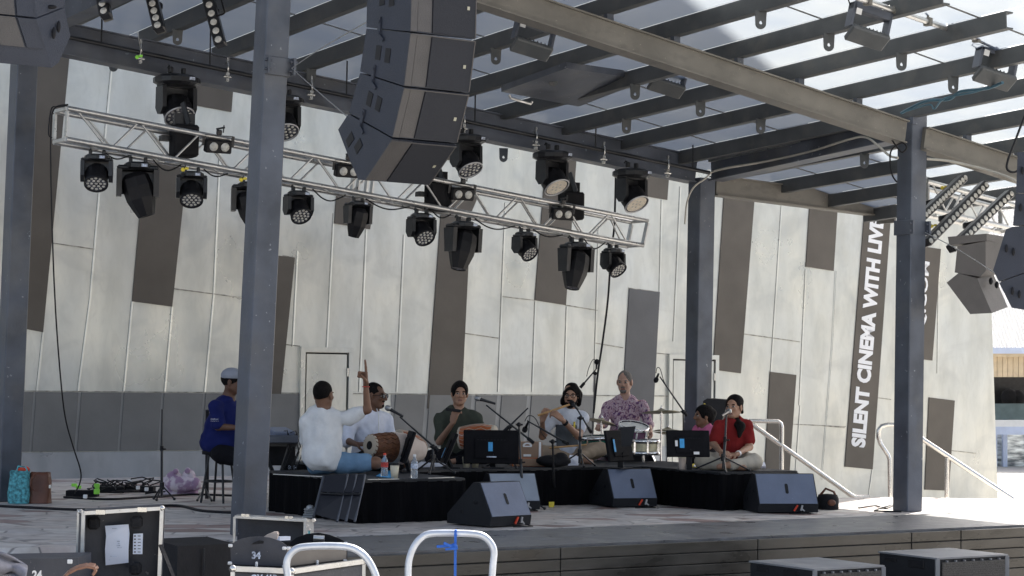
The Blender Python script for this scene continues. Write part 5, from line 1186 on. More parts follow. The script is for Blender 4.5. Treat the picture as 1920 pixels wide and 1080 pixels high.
k=MB(); k.bar(P(854,996,9.46),P(853,1135,9.46),.012,.003,up=Vector((0,-1,0))); k.bar(P(847,1023,9.44),P(819,1025,9.4),.012,.004,up=Vector((0,-1,.4))); k.bar(P(849,1026,9.44),P(832,1018,9.41),.012,.004,up=Vector((0,-1,.4))); k.bar(P(858,1028,9.44),P(835,1030,9.41),.010,.004,up=Vector((0,-1,.4))); k.ball(P(851,1025,9.45),(.018,.012,.016)); k.tube([P(854,996,9.46),P(855,995,9.5),P(855,1000,9.54),P(855,1004,9.5),P(854,1003,9.46)],.007,6)
tag(k.build('strap',M['bstrap'],None,org=P(853,1080,9.46)),'blue webbing strap knotted round the taller trolley handle','strap')
# big speakers at bottom right
M['topg']=pm('speaker_top_painted_skylight',(.2,.205,.215),.5,0,.15,5)  # paler colour paints in the skylight on the tops; frame edges share it
M['mesh']=pm('perforated_grille',(.09,.085,.08),.5,.3,.5,120,.6,160)
for lab,cx,cy,d,su,sv in(('wide loudspeaker with grille at the bottom right, left one of two',1527,1067,14.0,.65,.67),('wide loudspeaker with grille at the bottom right, right one of two',1757,1046,14.6,.72,.58)):
    q=P(cx,cy,d); t=thing('loudspeaker',lab,'loudspeaker',Vector((q.x,q.y,GZ)),'two loudspeakers on the ground before the stage')
    a=q; b=q+U3*su; c=b+V3*sv; e=q+V3*sv; H_=q.z-GZ
    MB().prism([a-Z3*.012,b-Z3*.012,c-Z3*.012,e-Z3*.012],(0,0,-H_+.012)).build('cabinet',M['wedged'],t)
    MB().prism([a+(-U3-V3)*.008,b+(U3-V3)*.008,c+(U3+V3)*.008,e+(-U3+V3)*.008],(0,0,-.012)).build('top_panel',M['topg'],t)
    n=-V3; g=MB()
    g.prism([a+U3*.04+n*.004-Z3*.035,b-U3*.03+n*.004-Z3*.035,b-U3*.03+n*.004-Z3*.6,a+U3*.04+n*.004-Z3*.6],n*.008)
    for i in range(34): z_=-.045-i*.016; g.bar(a+U3*.045+n*.014+Z3*z_,b-U3*.035+n*.014+Z3*z_,.006,.007)
    g.build('grille',M['mesh'],t)
    k=MB()
    for i in range(7): k.box(a+U3*(su*(.12+.125*i))+n*.012-Z3*.028,(.012,.02,.012),Matrix.Rotation(.59,3,'Z'))
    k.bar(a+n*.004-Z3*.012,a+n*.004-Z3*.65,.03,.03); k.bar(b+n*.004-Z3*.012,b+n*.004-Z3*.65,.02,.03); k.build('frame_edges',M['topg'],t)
    k=MB(); k.box(e*.35+a*.65-U3*.002-Z3*.06,(.012,.16,.06),Matrix.Rotation(.59,3,'Z'),bev=.004); k.box(e*.8+a*.2-U3*.002-Z3*.05,(.012,.12,.03),Matrix.Rotation(.59,3,'Z'),bev=.004); k.build('side_handle',M['black'],t)
# ------------------------------------------------ people: distance-field bodies turned into one smooth mesh each
def nv(v): v=np.asarray(v,dtype=np.float32); return v
def cap(a,b,ra,rb=None,m=0,k=.02): return ('c',nv(a),nv(b),ra,ra if rb is None else rb,m,k)
def ell(c,r,R=None,m=0,k=.02): return ('e',nv(c),nv(r),np.array(R if R is not None else Matrix.Identity(3),dtype=np.float32),m,k)
def pdist(p,X):
    if p[0]=='c':
        a,b,ra,rb=p[1:5]; d=b-a; t=np.clip(((X-a)@d)/max(1e-9,d@d),0,1); return np.linalg.norm(X-a-t[:,None]*d,axis=1)-(ra+(rb-ra)*t)
    c,r,R=p[1:4]; q=(X-c)@R; k0=np.linalg.norm(q/r,axis=1); k1=np.linalg.norm(q/(r*r),axis=1); return k0*(k0-1)/np.maximum(k1,1e-6)
def field(pr,X,sub=(),fold=0,seed=0,want=False):
    D=None; best=None; mi=None
    for p in pr:
        d=pdist(p,X); k=p[-1]
        if D is None: D=d; best=d.copy(); mi=np.full(len(X),p[-2])
        else:
            h=np.clip(.5+.5*(D-d)/k,0,1); D=D*(1-h)+d*h-k*h*(1-h)
            w=d<best; best=np.where(w,d,best); mi=np.where(w,p[-2],mi)
    for s in sub: D=np.maximum(D,-pdist(s,X))
    if fold:
        r=np.random.RandomState(seed)
        for i in range(5):
            v=r.randn(3); v[2]*=.45; v=v/np.linalg.norm(v)*(22+16*i); D=D+fold/(1+.45*i)*np.sin(X@v.astype(np.float32)+r.rand()*6+1.5*np.sin(X[:,2]*(9+4*i)+i))
    return (D,mi) if want else D
def sdfmesh(name,pr,mats,parent,h=.008,sub=(),fold=0,seed=0,zmin=None,post=None):
    lo=np.min([np.minimum(p[1]-p[3],p[2]-max(p[3],p[4])) if p[0]=='c' and 0 else (np.minimum(p[1],p[2])-max(p[3],p[4]) if p[0]=='c' else p[1]-np.max(p[2])) for p in pr],axis=0)-3*h
    hi=np.max([(np.maximum(p[1],p[2])+max(p[3],p[4])) if p[0]=='c' else p[1]+np.max(p[2]) for p in pr],axis=0)+3*h
    B=4; n=(np.ceil((hi-lo)/(h*B)).astype(int)+1); 
    ax=[lo[i]+(np.arange(n[i])+.5)*h*B-.5*h for i in range(3)]
    G=np.stack(np.meshgrid(*ax,indexing='ij'),-1).reshape(-1,3).astype(np.float32)
    dc=field(pr,G,sub).reshape(n); act=np.abs(dc)<h*B*1.25+.012+fold*2
    F_=np.repeat(np.repeat(np.repeat(dc,B,0),B,1),B,2).astype(np.float32); A_=np.repeat(np.repeat(np.repeat(act,B,0),B,1),B,2)
    I=np.argwhere(A_); X=(lo+I*h).astype(np.float32); F_[A_]=field(pr,X,sub,fold,seed)
    if zmin is not None: 
        zz=lo[2]+np.arange(F_.shape[2])*h; F_=np.maximum(F_,(zmin-zz)[None,None,:])
    s=F_<0; N=F_.shape
    c=np.zeros([x-1 for x in N],np.uint8)
    for i in(0,1):
        for j in(0,1):
            for k in(0,1): c+=s[i:N[0]-1+i,j:N[1]-1+j,k:N[2]-1+k]
    cell=np.argwhere((c>0)&(c<8)); idx=-np.ones(c.shape,np.int64); idx[tuple(cell.T)]=np.arange(len(cell))
    acc=np.zeros((len(cell),3)); cnt=np.zeros(len(cell))
    cor=[(0,0,0),(1,0,0),(0,1,0),(1,1,0),(0,0,1),(1,0,1),(0,1,1),(1,1,1)]
    for a in cor:
        for ax_ in range(3):
            if a[ax_]: continue
            b=list(a); b[ax_]=1
            fa=F_[tuple((cell+a).T)]; fb_=F_[tuple((cell+b).T)]; w=(fa<0)!=(fb_<0)
            t=np.where(w,fa/(fa-fb_+1e-12),0); pos=np.array(a)[None,:]+np.zeros((len(cell),3)); pos[:,ax_]=t
            acc+=pos*w[:,None]; cnt+=w
    v=lo+(cell+acc/cnt[:,None])*h
    faces=[]
    for ax_ in range(3):
        o=[x for x in range(3) if x!=ax_]; sl0=[slice(None)]*3; sl1=[slice(None)]*3; sl0[ax_]=slice(0,-1); sl1[ax_]=slice(1,None)
        e=np.argwhere(s[tuple(sl0)]!=s[tuple(sl1)]); e=e[(e[:,o[0]]>0)&(e[:,o[1]]>0)&(e[:,o[0]]<N[o[0]]-1)&(e[:,o[1]]<N[o[1]]-1)]
        u=np.zeros(3,int); u[o[0]]=1; w=np.zeros(3,int); w[o[1]]=1
        q=np.stack([idx[tuple((e-u-w).T)],idx[tuple((e-w).T)],idx[tuple(e.T)],idx[tuple((e-u).T)]],1)
        fl=s[tuple(e.T)]
        if ax_==1: fl=~fl
        q[~fl]=q[~fl][:,::-1]; faces.append(q)
    f=np.concatenate(faces); f=f[(f>=0).all(1)]
    cen=v[f].mean(1).astype(np.float32); _,mi=field(pr,cen,sub,want=True)
    if post is not None: mi=post(cen,mi)
    mi=np.minimum(mi,len(mats)-1)
    return mkobj(name,v,f.tolist(),mi.astype(int).tolist(),[True]*len(f),mats,parent)
def basis(fwd,up=Z3):
    f=Vector(fwd).normalized(); r=f.cross(Vector(up)).normalized(); u=r.cross(f); return f,r,u
def head_prims(c,fwd,tilt=0,s=1.0,beard=None,bald=False):
    f,r,u=basis(fwd,Vector((math.sin(tilt),0,math.cos(tilt)))); c=Vector(c); p=lambda x,y,z: c+(r*x+f*y+u*z)*s
    R=Matrix((r,f,u)).transposed(); E=lambda x,y,z,a,b,d,m=0,k=.015: ell(p(x,y,z),(a*s,b*s,d*s),R,m,k)
    P_=[E(0,-.018,.03,.074,.094,.084),E(0,.02,-.035,.060,.066,.078),E(0,.055,-.085,.030,.030,.026),cap(p(-.05,-.01,-.05),p(-.018,.055,-.092),.022*s,.018*s),cap(p(.05,-.01,-.05),p(.018,.055,-.092),.022*s,.018*s),
        E(0,.072,.022,.048,.018,.014),cap(p(0,.085,.015),p(0,.106,-.024),.009*s,.0145*s,k=.012),E(-.013,.093,-.028,.009,.010,.007),E(.013,.093,-.028,.009,.010,.007),
        E(-.036,.066,-.018,.02,.02,.018),E(.036,.066,-.018,.02,.02,.018),
        E(-.077,-.008,-.008,.010,.021,.033,0,.006),E(.077,-.008,-.008,.010,.021,.033,0,.006),
        E(0,.0815,-.060,.021,.0085,.004,3,.004),E(0,.0795,-.068,.018,.0085,.005,3,.004),
        E(-.032,.0785,.003,.0125,.008,.0055,4,.003),E(.032,.0785,.003,.0125,.008,.0055,4,.003),
        E(-.032,.0865,.003,.0075,.0045,.0075,2,.002),E(.032,.0865,.003,.0075,.0045,.0075,2,.002),
        E(-.034,.084,.022,.021,.008,.0045,1,.004),E(.034,.084,.022,.021,.008,.0045,1,.004)]
    if beard=='full': P_+=[E(0,.052,-.082,.042,.042,.040,1,.01),cap(p(-.062,.0,-.03),p(-.04,.045,-.088),.016*s,.02*s,1,.01),cap(p(.062,.0,-.03),p(.04,.045,-.088),.016*s,.02*s,1,.01),E(0,.085,-.047,.032,.012,.007,1,.004),E(0,.080,-.0635,.026,.017,.0075,3,.003)]
    if beard=='goatee': P_+=[E(0,.078,-.085,.018,.014,.016,1,.004),E(0,.086,-.047,.027,.010,.005,1,.003)]
    if beard=='grey': P_+=[E(0,.062,-.088,.030,.030,.022,1,.008),E(0,.086,-.047,.026,.009,.005,1,.003)]
    return P_,(p,R,f,r,u)
def hand_prims(w,fd,pn,side=1,curl=.5,s=1.0,point=None):
    # w wrist, fd finger direction, pn palm normal (curl towards it), side: thumb on +x (1) or -x
    f=Vector(fd).normalized(); n=Vector(pn); n=(n-f*n.dot(f)).normalized(); x=f.cross(n).normalized()*side; w=Vector(w)
    pr=[]; L=[.040,.044,.041,.033]
    for i in range(4):
        o=x*((1.5-i)*.0205*s); k=w+f*.088*s+o; pr.append(cap(w+o*.55+f*.01*s,k,.0135*s,.0115*s,0,.010)); p=k; c=curl if not(point is not None and i==point) else .03
        a=.2*c; l=L[i]*s
        for j,(q,r) in enumerate(((1,.0098),(.68,.0088),(.52,.0078))):
            a+=c*(1.05 if j else .75); d=f*math.cos(a)+n*math.sin(a)+x*((1.5-i)*.05*(1-c)); e=p+d*l*q; pr.append(cap(p,e,r*s,(r-.0008)*s,0,.0045)); p=e
    t0=w+f*.022*s+x*.024*s; t1=t0+(f*.55+x*.55+n*.45).normalized()*.042*s; t2=t1+(f*.75+x*.1+n*.65).normalized()*.032*s
    return pr+[cap(w+f*.012*s,t0,.016*s,.016*s,0,.01),cap(t0,t1,.0125*s,.0105*s,0,.006),cap(t1,t2,.0105*s,.009*s,0,.004)]
def skin(name,c):
    return pm(name,c,.5,0,.12,14,.1,90,spec=.35)
M['hairb']=pm('black_hair',(.007,.006,.006),.8,0,.4,60,.4,120,stretch=(1,1,.3),spec=.12); M['hairg']=pm('grey_hair',(.17,.16,.15),.9,0,.3,60,.4,120,spec=.1)
M['lip']=pm('lips',(.20,.085,.065),.5); M['eyew']=pm('eye_white',(.32,.29,.26),.3); M['iris']=pm('iris',(.012,.008,.006),.2)
def person(label,J,skinc,hairm='hairb',beard=None,fwd=(0,-1,0),tilt=0,hs=1.0,shirt=None,pants=None,hands=(),sleeve=.55,legs=True,seed=1,belly=1.0,fold=.005,tors=(.115,.10),extra=(),neckr=.05,root=None,sleevew=1.0,print_box=None,shoe=None,pantlen=1.0,hem=None):
    g=lambda k: Vector(J[k]); t=thing('person',label,'person',root if root is not None else g('pelvis')-Z3*.08); T={}
    hp,fr=head_prims(J['head'],fwd,tilt,hs,beard); p,R,f,r,u=fr
    sm_=[M[skinc],M[hairm],M['iris'],M['lip'],M['eyew']]
    neck=g('neck'); ch=g('chest'); pe=g('pelvis')
    sw=(g('shL')-g('shR')).length/2; bx_=(g('shL')-g('shR')).normalized(); by=bx_.cross(Z3).normalized(); spine=(neck-pe).normalized(); RB=Matrix((bx_,spine.cross(bx_).normalized(),spine)).transposed()
    body=list(hp)+[cap(p(0,-.022,-.055),neck-Z3*.02,neckr,neckr*1.12,0,.03),cap(neck-Z3*.03,ch,.07,.09,0,.04),cap(ch,pe,.09,.09,0,.04)]
    for s in 'LR':
        body+=[cap(neck-Z3*.035,g('sh'+s),.045,.048,0,.03),cap(g('sh'+s),g('el'+s),.045,.036,0,.02),cap(g('el'+s),g('wr'+s),.036,.023,0,.015)]
        if legs: body+=[cap(pe+(g('hip'+s)-pe)*.7,g('kn'+s),.075,.052,0,.03),cap(g('kn'+s),g('an'+s),.050,.032,0,.02),cap(g('an'+s),g('toe'+s),.032,.026,0 if not shoe else 5,.015),cap(g('an'+s)-(g('toe'+s)-g('an'+s)).normalized()*.03,g('an'+s),.03,.03,0,.01)]
    for h in hands: body+=hand_prims(*h[:3],**h[3])
    sdfmesh('body',body,sm_,t,.0065)
    if shirt:
        pr=[ell(ch+spine*.03,(sw*.90,tors[0],.19),RB,0,.06),ell((ch+pe)/2,(sw*.84*belly,tors[1]*1.1*belly,.20),RB,0,.06),ell(pe+spine*.045,(sw*.84*belly,tors[1]*1.16*belly,.13),RB,0,.05),cap(neck-Z3*.03+(g('shL')-neck)*.25,neck-Z3*.03+(g('shR')-neck)*.25,.07,.07,0,.04)]
        for s in 'LR':
            a=g('sh'+s); b=g('el'+s); e=a+(b-a)*min(1,sleeve); pr+=[cap(neck-Z3*.03,a,.052,.056,0,.04),cap(a,e,.058*sleevew,.054*sleevew,0,.03)]
            if sleeve>1: pr.append(cap(b,b+(g('wr'+s)-b)*(sleeve-1),.054*sleevew,.046*sleevew,0,.025))
        nk=ell(p(0,.0,-.12)+Z3*.015,(.062,.066,.05)); post=None; mats=[M[shirt]]
        if print_box:
            pm_,(bx0,bx1,bz0,bz1)=print_box; mats.append(M[pm_]); cc=ch
            post=lambda cen,mi: np.where(((cen-np.array(cc))@np.array(bx_)>bx0)&((cen-np.array(cc))@np.array(bx_)<bx1)&(cen[:,2]-cc.z>bz0)&(cen[:,2]-cc.z<bz1)&((cen-np.array(cc))@np.array(f)>0.02),1,mi)
        T['shirt']=sdfmesh('shirt',pr,mats,t,.0085,sub=[nk],fold=fold,seed=seed,zmin=hem,post=post)
        # collar ring
    if pants and legs:
        pr=[ell(pe+Z3*.02,(sw*.86,.13,.11),RB,0,.05)]
        for s in 'LR':
            kn=g('kn'+s); an=g('an'+s); hi=g('hip'+s)
            e=hi+(kn-hi)*min(1,pantlen*2 if pantlen<.5 else 1); pr+=[cap(hi,e,.102,.078,0,.04)]
            if pantlen>=.75: pr.append(cap(kn,kn+(an-kn)*min(.93,pantlen),.066,.05,0,.03))
        sdfmesh('trousers' if pantlen>=.75 else 'shorts',pr,[M[pants]],t,.0085,fold=.004,seed=seed+5)
    return t,fr
def hair_short(t,fr,mat='hairb',s=1.0,front=.05,low=-.02,thick=.006,recede=0):
    p,R,f,r,u=fr
    pr=[ell(p(0,-.020,.033),(.078*s+thick,.098*s+thick,.088*s+thick),R,0,.01)]
    sub=[ell(p(0,.125,-.02),(.105*s,.085*s,(.085+front*.6)*s),R),ell(p(0,.02,-.10),(.12*s,.14*s,(.085+low)*s),R)]
    if recede: sub+=[ell(p(x,.09,.085),(.035*s,.06*s,.05*s),R) for x in(-.045,.045)]
    return sdfmesh('hair',pr,[M[mat]],t,.006,sub=sub,fold=.0015,seed=3)
def glasses(t,fr,mat='blackm',dark=False,s=1.0):
    p,R,f,r,u=fr; g=MB()
    for x in(-.034,.034):
        ring=[p(x+.025*math.cos(a),.099,.002+.019*math.sin(a)) for a in [2*math.pi*i/14 for i in range(14)]]; g.tube(ring,.0028,6,closed=True)
        g.tube([p(x+math.copysign(.024,x),.097,.008),p(math.copysign(.078,x),.05,.008),p(math.copysign(.080,x),-.01,.002)],.0025,6)
    g.tube([p(-.011,.101,.008),p(0,.104,.010),p(.011,.101,.008)],.0025,6); go=g.build('glasses',M[mat],t)
    if dark:
        l=MB()
        for x in(-.034,.034): l.prism([p(x+.026*math.cos(a),.098,.002+.020*math.sin(a)) for a in [2*math.pi*i/14 for i in range(14)]],f*.002)
        l.build('dark_lenses',M['lensd'],go)
skin('skin_brown',(.19,.098,.06)); M['skb']=bpy.data.materials['skin_brown']; M['skm']=skin('skin_mid',(.36,.205,.135)); M['skl']=skin('skin_light',(.46,.28,.21)); M['skd']=skin('skin_dark',(.125,.064,.04))
def fab(name,c,**k): return pm(name,c,.9,0,.10,9,.55,13,spec=.15,**k)
M['wshirt']=fab('white_linen',(.70,.71,.71)); M['wshirt2']=fab('white_cotton',(.66,.69,.78)); M['tee']=fab('white_jersey',(.66,.68,.73)); M['dgreen']=fab('dark_olive_cotton',(.055,.062,.048)); M['navy']=fab('navy_polo',(.012,.018,.10)); M['redc']=fab('red_cotton',(.20,.018,.018)); M['pink']=fab('pink_cotton',(.62,.16,.30)); M['denim']=fab('light_denim',(.16,.27,.40)); M['khaki']=fab('beige_trousers',(.34,.265,.19)); M['cream2']=fab('pale_trousers',(.46,.42,.35)); M['blackt']=fab('black_trousers',(.010,.010,.013)); M['capc']=fab('grey_cap_cloth',(.30,.32,.37)); M['print']=fab('grey_chest_print',(.11,.12,.13))
def floral():
    m=bpy.data.materials.new('floral_shirt_cloth'); m.use_nodes=True; n=m.node_tree.nodes; l=m.node_tree.links; b=n['Principled BSDF']; tc=n.new('ShaderNodeTexCoord')
    nz=n.new('ShaderNodeTexNoise'); nz.inputs['Scale'].default_value=22; nz.inputs['Detail'].default_value=3; nz.inputs['Distortion'].default_value=1.5; l.new(tc.outputs['Object'],nz.inputs[0]); rp=n.new('ShaderNodeValToRGB'); l.new(nz.outputs[0],rp.inputs[0])
    e=rp.color_ramp.elements; e[0].position=.34; e[0].color=(.10,.05,.17,1); e[1].position=.64; e[1].color=(.58,.50,.52,1)
    for q,c in((.43,(.20,.08,.13)),(.48,(.48,.33,.42)),(.53,(.60,.50,.52)),(.58,(.30,.12,.18))): x=e.new(q); x.color=(*c,1)
    l.new(rp.outputs[0],b.inputs['Base Color']); b.inputs['Roughness'].default_value=.9; return m
M['floral']=floral()
def J(d,**k): return {a:P(x,y,d+dd) for a,(x,y,dd) in k.items()}
# 1 the man in the white shirt pointing up, seen from behind
D=17.45
j=J(D,head=(607,741,.0),neck=(606,771,0),chest=(606,805,.02),pelvis=(602,868,.0),shL=(652,783,.02),shR=(574,792,.02),elL=(689,768,.0),wrL=(686,724,-.02),elR=(574,842,.2),wrR=(600,850,.42),
    hipL=(634,868,.05),knL=(705,868,.05),anL=(650,885,.45),toeL=(620,888,.5),hipR=(598,872,.1),knR=(600,870,.5),anR=(640,884,.4),toeR=(665,886,.4))
w=j['wrL']
t,fr=person('man in a white linen shirt and denim shorts pointing up, seen from behind',j,'skb',fwd=(.42,.9,0),shirt='wshirt',pants='denim',pantlen=.36,sleeve=.62,belly=1.08,tors=(.125,.135),seed=2,sleevew=1.15,hem=P(600,889,D).z,
    hands=[(w,(-.08,.05,1),(-.9,-.3,0),dict(side=1,curl=1.45,point=0,s=1.25)),(j['wrR'],(.5,.6,0),(0,0,-1),dict(side=1,curl=.5))],hs=1.04)
hair_short(t,fr,'hairb',front=.04,low=-.018,thick=.002)
MB().tube([w+Vector((.03*math.cos(a),.03*math.sin(a),-.005)) for a in [i*.628 for i in range(10)]],.004,6,closed=True).build('bracelet',M['redlabel'],t)
# 2 the drummer in white with sunglasses
D=18.5
j=J(D,head=(704,742,.0),neck=(697,772,.03),chest=(692,808,.05),pelvis=(688,862,.08),shL=(724,786,.14),shR=(660,790,-.06),elL=(736,826,.1),wrL=(742,846,-.25),elR=(650,826,-.14),wrR=(668,833,-.36),
    hipL=(708,862,.1),knL=(745,866,-.1),anL=(705,868,-.25),toeL=(690,870,-.25),hipR=(680,864,.0),knR=(712,866,-.35),anR=(750,870,-.2),toeR=(770,872,-.2))
t,fr=person('man in a white shirt and sunglasses playing the two-headed drum',j,'skd',beard='goatee',fwd=(.93,-.36,-.05),shirt='wshirt2',pants='blackt',sleeve=1.12,belly=1.0,seed=4,tors=(.12,.12),
    hands=[(j['wrR'],(.85,-.3,.05),(.2,.2,-1),dict(side=-1,curl=.45,s=1.05)),(j['wrL'],(.5,-.5,-.3),(-.4,.3,-.6),dict(side=1,curl=.4))],hs=1.02)
hair_short(t,fr,'hairb',front=.09,low=-.025,thick=-.001,recede=1); glasses(t,fr,'blackm',True)
k=MB(); n_=j['neck']; k.tube([n_+Vector((.05,-.07,.03)),n_+Vector((.07,-.09,-.03)),n_+Vector((.075,-.1,-.28))],.004,6); k.build('button_placket',M['wshirt'],t)
# 3 the man in the dark olive shirt with a phone
D=20.2
j=J(D,head=(862,738,0),neck=(858,768,.03),chest=(857,800,.05),pelvis=(855,855,.1),shL=(893,784,.03),shR=(824,786,.03),elL=(905,818,-.1),wrL=(890,815,-.35),elR=(824,828,-.1),wrR=(849,793,-.30),
    hipL=(873,858,.05),knL=(905,858,-.35),anL=(860,864,-.4),toeL=(845,866,-.4),hipR=(838,858,.05),knR=(812,858,-.3),anR=(850,864,-.35),toeR=(865,866,-.35))
t,fr=person('man in a dark olive shirt holding a phone to his chin',j,'skm',fwd=(.12,-1,-.02),shirt='dgreen',pants='blackt',sleeve=.85,seed=7,tilt=.03,
    hands=[(j['wrR'],(.22,-.25,.95),(.5,.7,0),dict(side=1,curl=.75,s=1.05)),(j['wrL'],(-.4,-.5,.2),(0,0,-1),dict(side=1,curl=.6))])
hair_short(t,fr,'hairb',front=.062,low=-.006,thick=.008)
ph=MB(); q=P(850,769,D-.36); ph.box(q,(.15,.012,.03),Matrix.Rotation(.12,3,'Y'),bev=.004); o=ph.build('phone',M['black'],None,org=q); tag(o,'black phone held level in front of the chin of the man in olive','phone')
# 4 the flute player
D=20.5
j=J(D,head=(1071,741,0),neck=(1069,772,.03),chest=(1066,802,.05),pelvis=(1062,858,.08),shL=(1093,784,.02),shR=(1037,787,.04),elL=(1085,818,-.22),wrL=(1054,787,-.36),elR=(1017,818,.0),wrR=(1017,789,-.22),
    hipL=(1082,856,.05),knL=(1125,842,-.1),anL=(1080,858,-.38),toeL=(1060,864,-.42),hipR=(1044,856,.05),knR=(1012,848,-.15),anR=(1075,860,-.3),toeR=(1108,866,-.36))
t,fr=person('bearded flute player in a white printed t-shirt and glasses sitting cross-legged',j,'skm',beard='full',fwd=(-.18,-1,-.08),tilt=.03,shirt='tee',pants='khaki',sleeve=.62,seed=9,print_box=('print',(-.13,.09,-.19,.03)),
    hands=[(j['wrL'],(-.72,-.15,.62),(-.5,.55,-.2),dict(side=-1,curl=.8)),(j['wrR'],(.25,-.2,.9),(.45,.75,0),dict(side=1,curl=.8))])
p,R,f,r,u=fr
hp=[ell(p(0,-.024,.034),(.082,.100,.090),R,0,.02)]
for s_ in(-1,1):
    hp+=[cap(p(.072*s_,.0,.03),p(.084*s_,-.01,-.05),.022,.024,0,.03),cap(p(.084*s_,-.01,-.05),p(.100*s_,-.01,-.092),.024,.014,0,.03)]
hp+=[cap(p(-.06,-.07,-.0),p(-.07,-.05,-.09),.045,.03,0,.03),cap(p(.06,-.07,.0),p(.07,-.05,-.09),.045,.03,0,.03)]
sdfmesh('hair',hp,[M['hairb']],t,.006,sub=[ell(p(0,.14,-.03),(.082,.118,.122),R),ell(p(0,.06,-.11),(.07,.09,.06),R)],fold=.005,seed=5); glasses(t,fr)
c=j['elL']+(j['wrL']-j['elL'])*.82; d=(j['wrL']-j['elL']).normalized(); MB().tube([c-d*.014,c+d*.014],.031,14).build('wrist_watch',M['blackm'],t)
fl=MB(); a=P(1072,757,D-.11); b=P(1009,779,D-.30); fl.tube([a,a+(b-a)*.2,b],[.009,.011,.0115],10); o=fl.build('flute',M['bamboo'] if 'bamboo' in M else pm('bamboo_flute',(.52,.30,.12),.45,0,.3,14,stretch=(1,1,1)),None,org=b); tag(o,'bamboo flute held to the bearded players mouth','flute')
fl=MB(); a=P(1030,840,D-.4); b=P(1100,834,D-.35); fl.tube([a,b],.009,8); o=fl.build('flute',bpy.data.materials['bamboo_flute'],None,org=a); tag(o,'second bamboo flute lying across the bearded players lap','flute')
fl=MB(); a=P(1076,818,D-.24); b=P(1077,791,D-.22); fl.tube([a,b],.010,8); o=fl.build('flute',M['yellow'],None,org=a); tag(o,'short yellow flute tucked upright in the crook of the players arm','flute')
# 5 the drummer in the floral shirt
D=22.5
j=J(D,head=(1171,716,0),neck=(1172,745,.03),chest=(1171,780,.05),pelvis=(1170,842,.08),shL=(1204,760,.03),shR=(1140,762,.03),elL=(1216,796,-.05),wrL=(1219,806,-.28),elR=(1130,794,-.05),wrR=(1129,799,-.30),
    hipL=(1186,846,.05),knL=(1205,850,-.4),anL=(1200,900,-.35),toeL=(1200,905,-.55),hipR=(1155,846,.05),knR=(1135,850,-.4),anR=(1140,900,-.35),toeR=(1140,905,-.55))
t,fr=person('grey-haired drummer in a purple floral shirt behind the drum kit',j,'skl',hairm='hairg',beard='grey',fwd=(-.28,-1,-.12),shirt='floral',pants='blackt',sleeve=1.3,seed=12,belly=1.05,tors=(.125,.125),root=pz(1170,D,0),sleevew=1.08,
    hands=[(j['wrL'],(.1,-.5,-.8),(-.6,-.2,0),dict(side=-1,curl=1.1)),(j['wrR'],(-.3,-.8,.1),(0,0,-1),dict(side=-1,curl=1.2))],hs=1.07)
hair_short(t,fr,'hairg',front=.075,low=-.015,thick=.002)
t_=thing('drum_stool','low round drum stool under the grey-haired drummer','stool',pz(1171,D+.05,0)); q=pz(1171,D+.08,0); zs=P(1171,858,D).z
MB().lathe([(0,zs),(.16,zs),(.17,zs-.03),(.16,zs-.06),(0,zs-.06)],q,n=18).build('seat',M['blackm'],t_); MB().cyl(q,q+Z3*(zs-.06),.02).build('column',M['chrome'],t_)
# 6 the singer
D=19.55
j=J(D,head=(1376,763,0),neck=(1376,792,.03),chest=(1374,816,.04),pelvis=(1372,866,.08),shL=(1400,800,.02),shR=(1348,800,.0),elL=(1405,838,-.05),wrL=(1382,852,-.30),elR=(1338,832,-.05),wrR=(1350,846,-.32),
    hipL=(1388,866,.05),knL=(1416,866,-.25),anL=(1368,872,-.42),toeL=(1348,875,-.45),hipR=(1356,866,.05),knR=(1318,866,-.25),anR=(1372,874,-.36),toeR=(1395,877,-.4))
t,fr=person('woman singer with black ponytail in a red top sitting cross-legged',j,'skm',fwd=(-.5,-.86,.02),shirt='redc',pants='cream2',sleeve=.68,seed=15,belly=1.12,tors=(.118,.125),hs=.97,neckr=.043,sleevew=1.12,
    hands=[(j['wrL'],(-.9,-.25,-.05),(0,.3,-1),dict(side=1,curl=.55,s=.92)),(j['wrR'],(.5,-.6,-.1),(0,.2,-1),dict(side=-1,curl=.5,s=.92))])
p,R,f,r,u=fr
hp=[ell(p(0,-.024,.036),(.083,.104,.092),R,0,.02),cap(p(.03,-.09,.0),p(.06,-.085,-.09),.045,.042,0,.03),cap(p(.06,-.085,-.09),P(1388,800,D-.10),.042,.04,0,.03),cap(P(1388,800,D-.10),P(1386,818,D-.135),.038,.022,0,.03),cap(p(-.068,-.02,.0),p(-.066,-.05,-.05),.022,.022,0,.02),cap(p(.068,-.02,.0),p(.066,-.05,-.05),.022,.022,0,.02)]
sdfmesh('hair',hp,[M['hairb']],t,.006,sub=[ell(p(0,.125,-.022),(.074,.095,.112),R)],fold=.004,seed=5)
c=j['elL']+(j['wrL']-j['elL'])*.9; d=(j['wrL']-j['elL']).normalized(); MB().tube([c-d*.012,c+d*.012],.029,14).build('wrist_watch',M['white'],t)
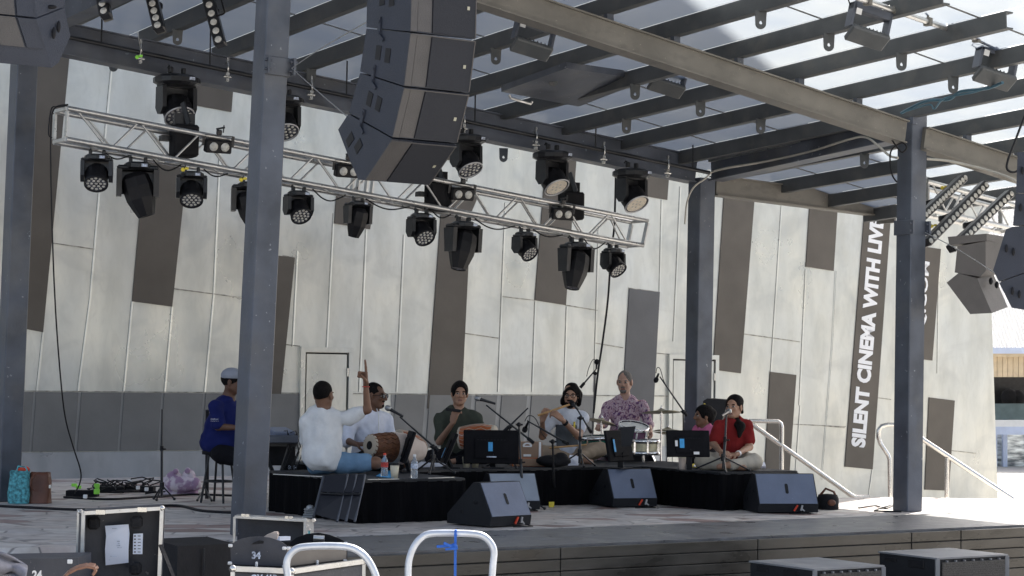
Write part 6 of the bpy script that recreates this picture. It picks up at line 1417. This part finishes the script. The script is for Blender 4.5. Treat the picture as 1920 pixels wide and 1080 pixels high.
# 7 the child
D=20.7
j=J(D,head=(1318,780,0),neck=(1322,800,.02),chest=(1322,822,.03),pelvis=(1322,858,.05),shL=(1333,808,-.08),shR=(1310,808,.08),elL=(1338,832,-.12),wrL=(1322,842,-.2),elR=(1304,832,.05),wrR=(1300,842,-.1),
    hipL=(1328,858,-.05),knL=(1305,862,-.25),anL=(1325,866,-.3),toeL=(1335,868,-.32),hipR=(1315,858,.05),knR=(1295,862,-.05),anR=(1315,866,-.2),toeR=(1300,868,-.25))
t,fr=person('small child in a pink top with a yellow hair clip looking left',j,'skb',fwd=(-.95,-.3,-.02),shirt='pink',pants='blackt',sleeve=.45,seed=17,hs=.90,neckr=.032,tors=(.09,.09),
    hands=[(j['wrL'],(-.6,-.4,-.2),(0,.2,-1),dict(side=1,curl=.5,s=.75)),(j['wrR'],(-.6,-.4,-.2),(0,.2,-1),dict(side=1,curl=.5,s=.75))])
p,R,f,r,u=fr
sdfmesh('hair',[ell(p(0,-.022,.034),(.080,.098,.088),R,0,.02),ell(p(.0,-.085,-.02),(.06,.05,.06),R,0,.03),ell(p(0,-.12,.03),(.045,.04,.045),R,0,.02),cap(p(.068,-.02,.0),p(.06,-.04,-.06),.022,.022,0,.02)],[M['hairb']],t,.006,sub=[ell(p(0,.12,-.035),(.08,.09,.105),R)],fold=.002,seed=5)
k=MB(); c=p(.02,-.03,.12)
for i in range(5): a=i*1.257; k.ball(c+r*.014*math.cos(a)+u*.012*math.sin(a),(.010,.010,.010),n=8)
k.build('hair_clip',M['lime'] if 0 else M['yellow'],t)
# 8 the man in the cap at the keyboard
D=18.95
j=J(D,head=(437,716,0),neck=(427,746,.02),chest=(419,785,.03),pelvis=(412,842,.05),shL=(430,764,.15),shR=(405,764,-.13),elL=(440,805,.12),wrL=(478,802,.05),elR=(409,800,-.17),wrR=(446,802,-.22),
    hipL=(420,850,.08),knL=(470,858,.05),anL=(462,925,.1),toeL=(485,935,.05),hipR=(416,850,-.06),knR=(462,862,-.1),anR=(450,928,-.08),toeR=(474,937,-.1))
t,fr=person('man in a navy polo and grey cap seated behind the leaning post',j,'skd',fwd=(.96,-.2,-.05),shirt='navy',pants='blackt',sleeve=.85,seed=21,belly=1.12,tors=(.14,.15),root=pz(430,D,0),shoe=1,sleevew=1.15,
    hands=[(j['wrR'],(.9,.1,-.2),(.1,0,-1),dict(side=1,curl=.4)),(j['wrL'],(.9,.1,-.2),(.1,0,-1),dict(side=-1,curl=.4))])
p,R,f,r,u=fr
hair_short(t,fr,'hairb',front=.02,low=-.0,thick=.003)
cp=sdfmesh('cap',[ell(p(0,-.015,.055),(.088,.106,.078),R,0,.02)],[M['capc']],t,.006,sub=[ell(p(0,0,-.05),(.2,.2,.09),R)])
k=MB(); k.prism([p(x,y,.052) for x,y in((-.07,.06),(-.06,.12),(-.03,.15),(.03,.15),(.06,.12),(.07,.06))],u*.008); k.build('cap_brim',M['capc'],cp)
sp=j['shR']+(j['elR']-j['shR'])*.62
for i,tx in enumerate(('oabor','support')):
    text(tx,.02,M['letter'],'sleeve_lettering',sp+Vector((-.05,-.085,.0-.018*i)),Vector((1,.05,0)),Z3,t,fit=(.075,.011 if i==0 else .007))
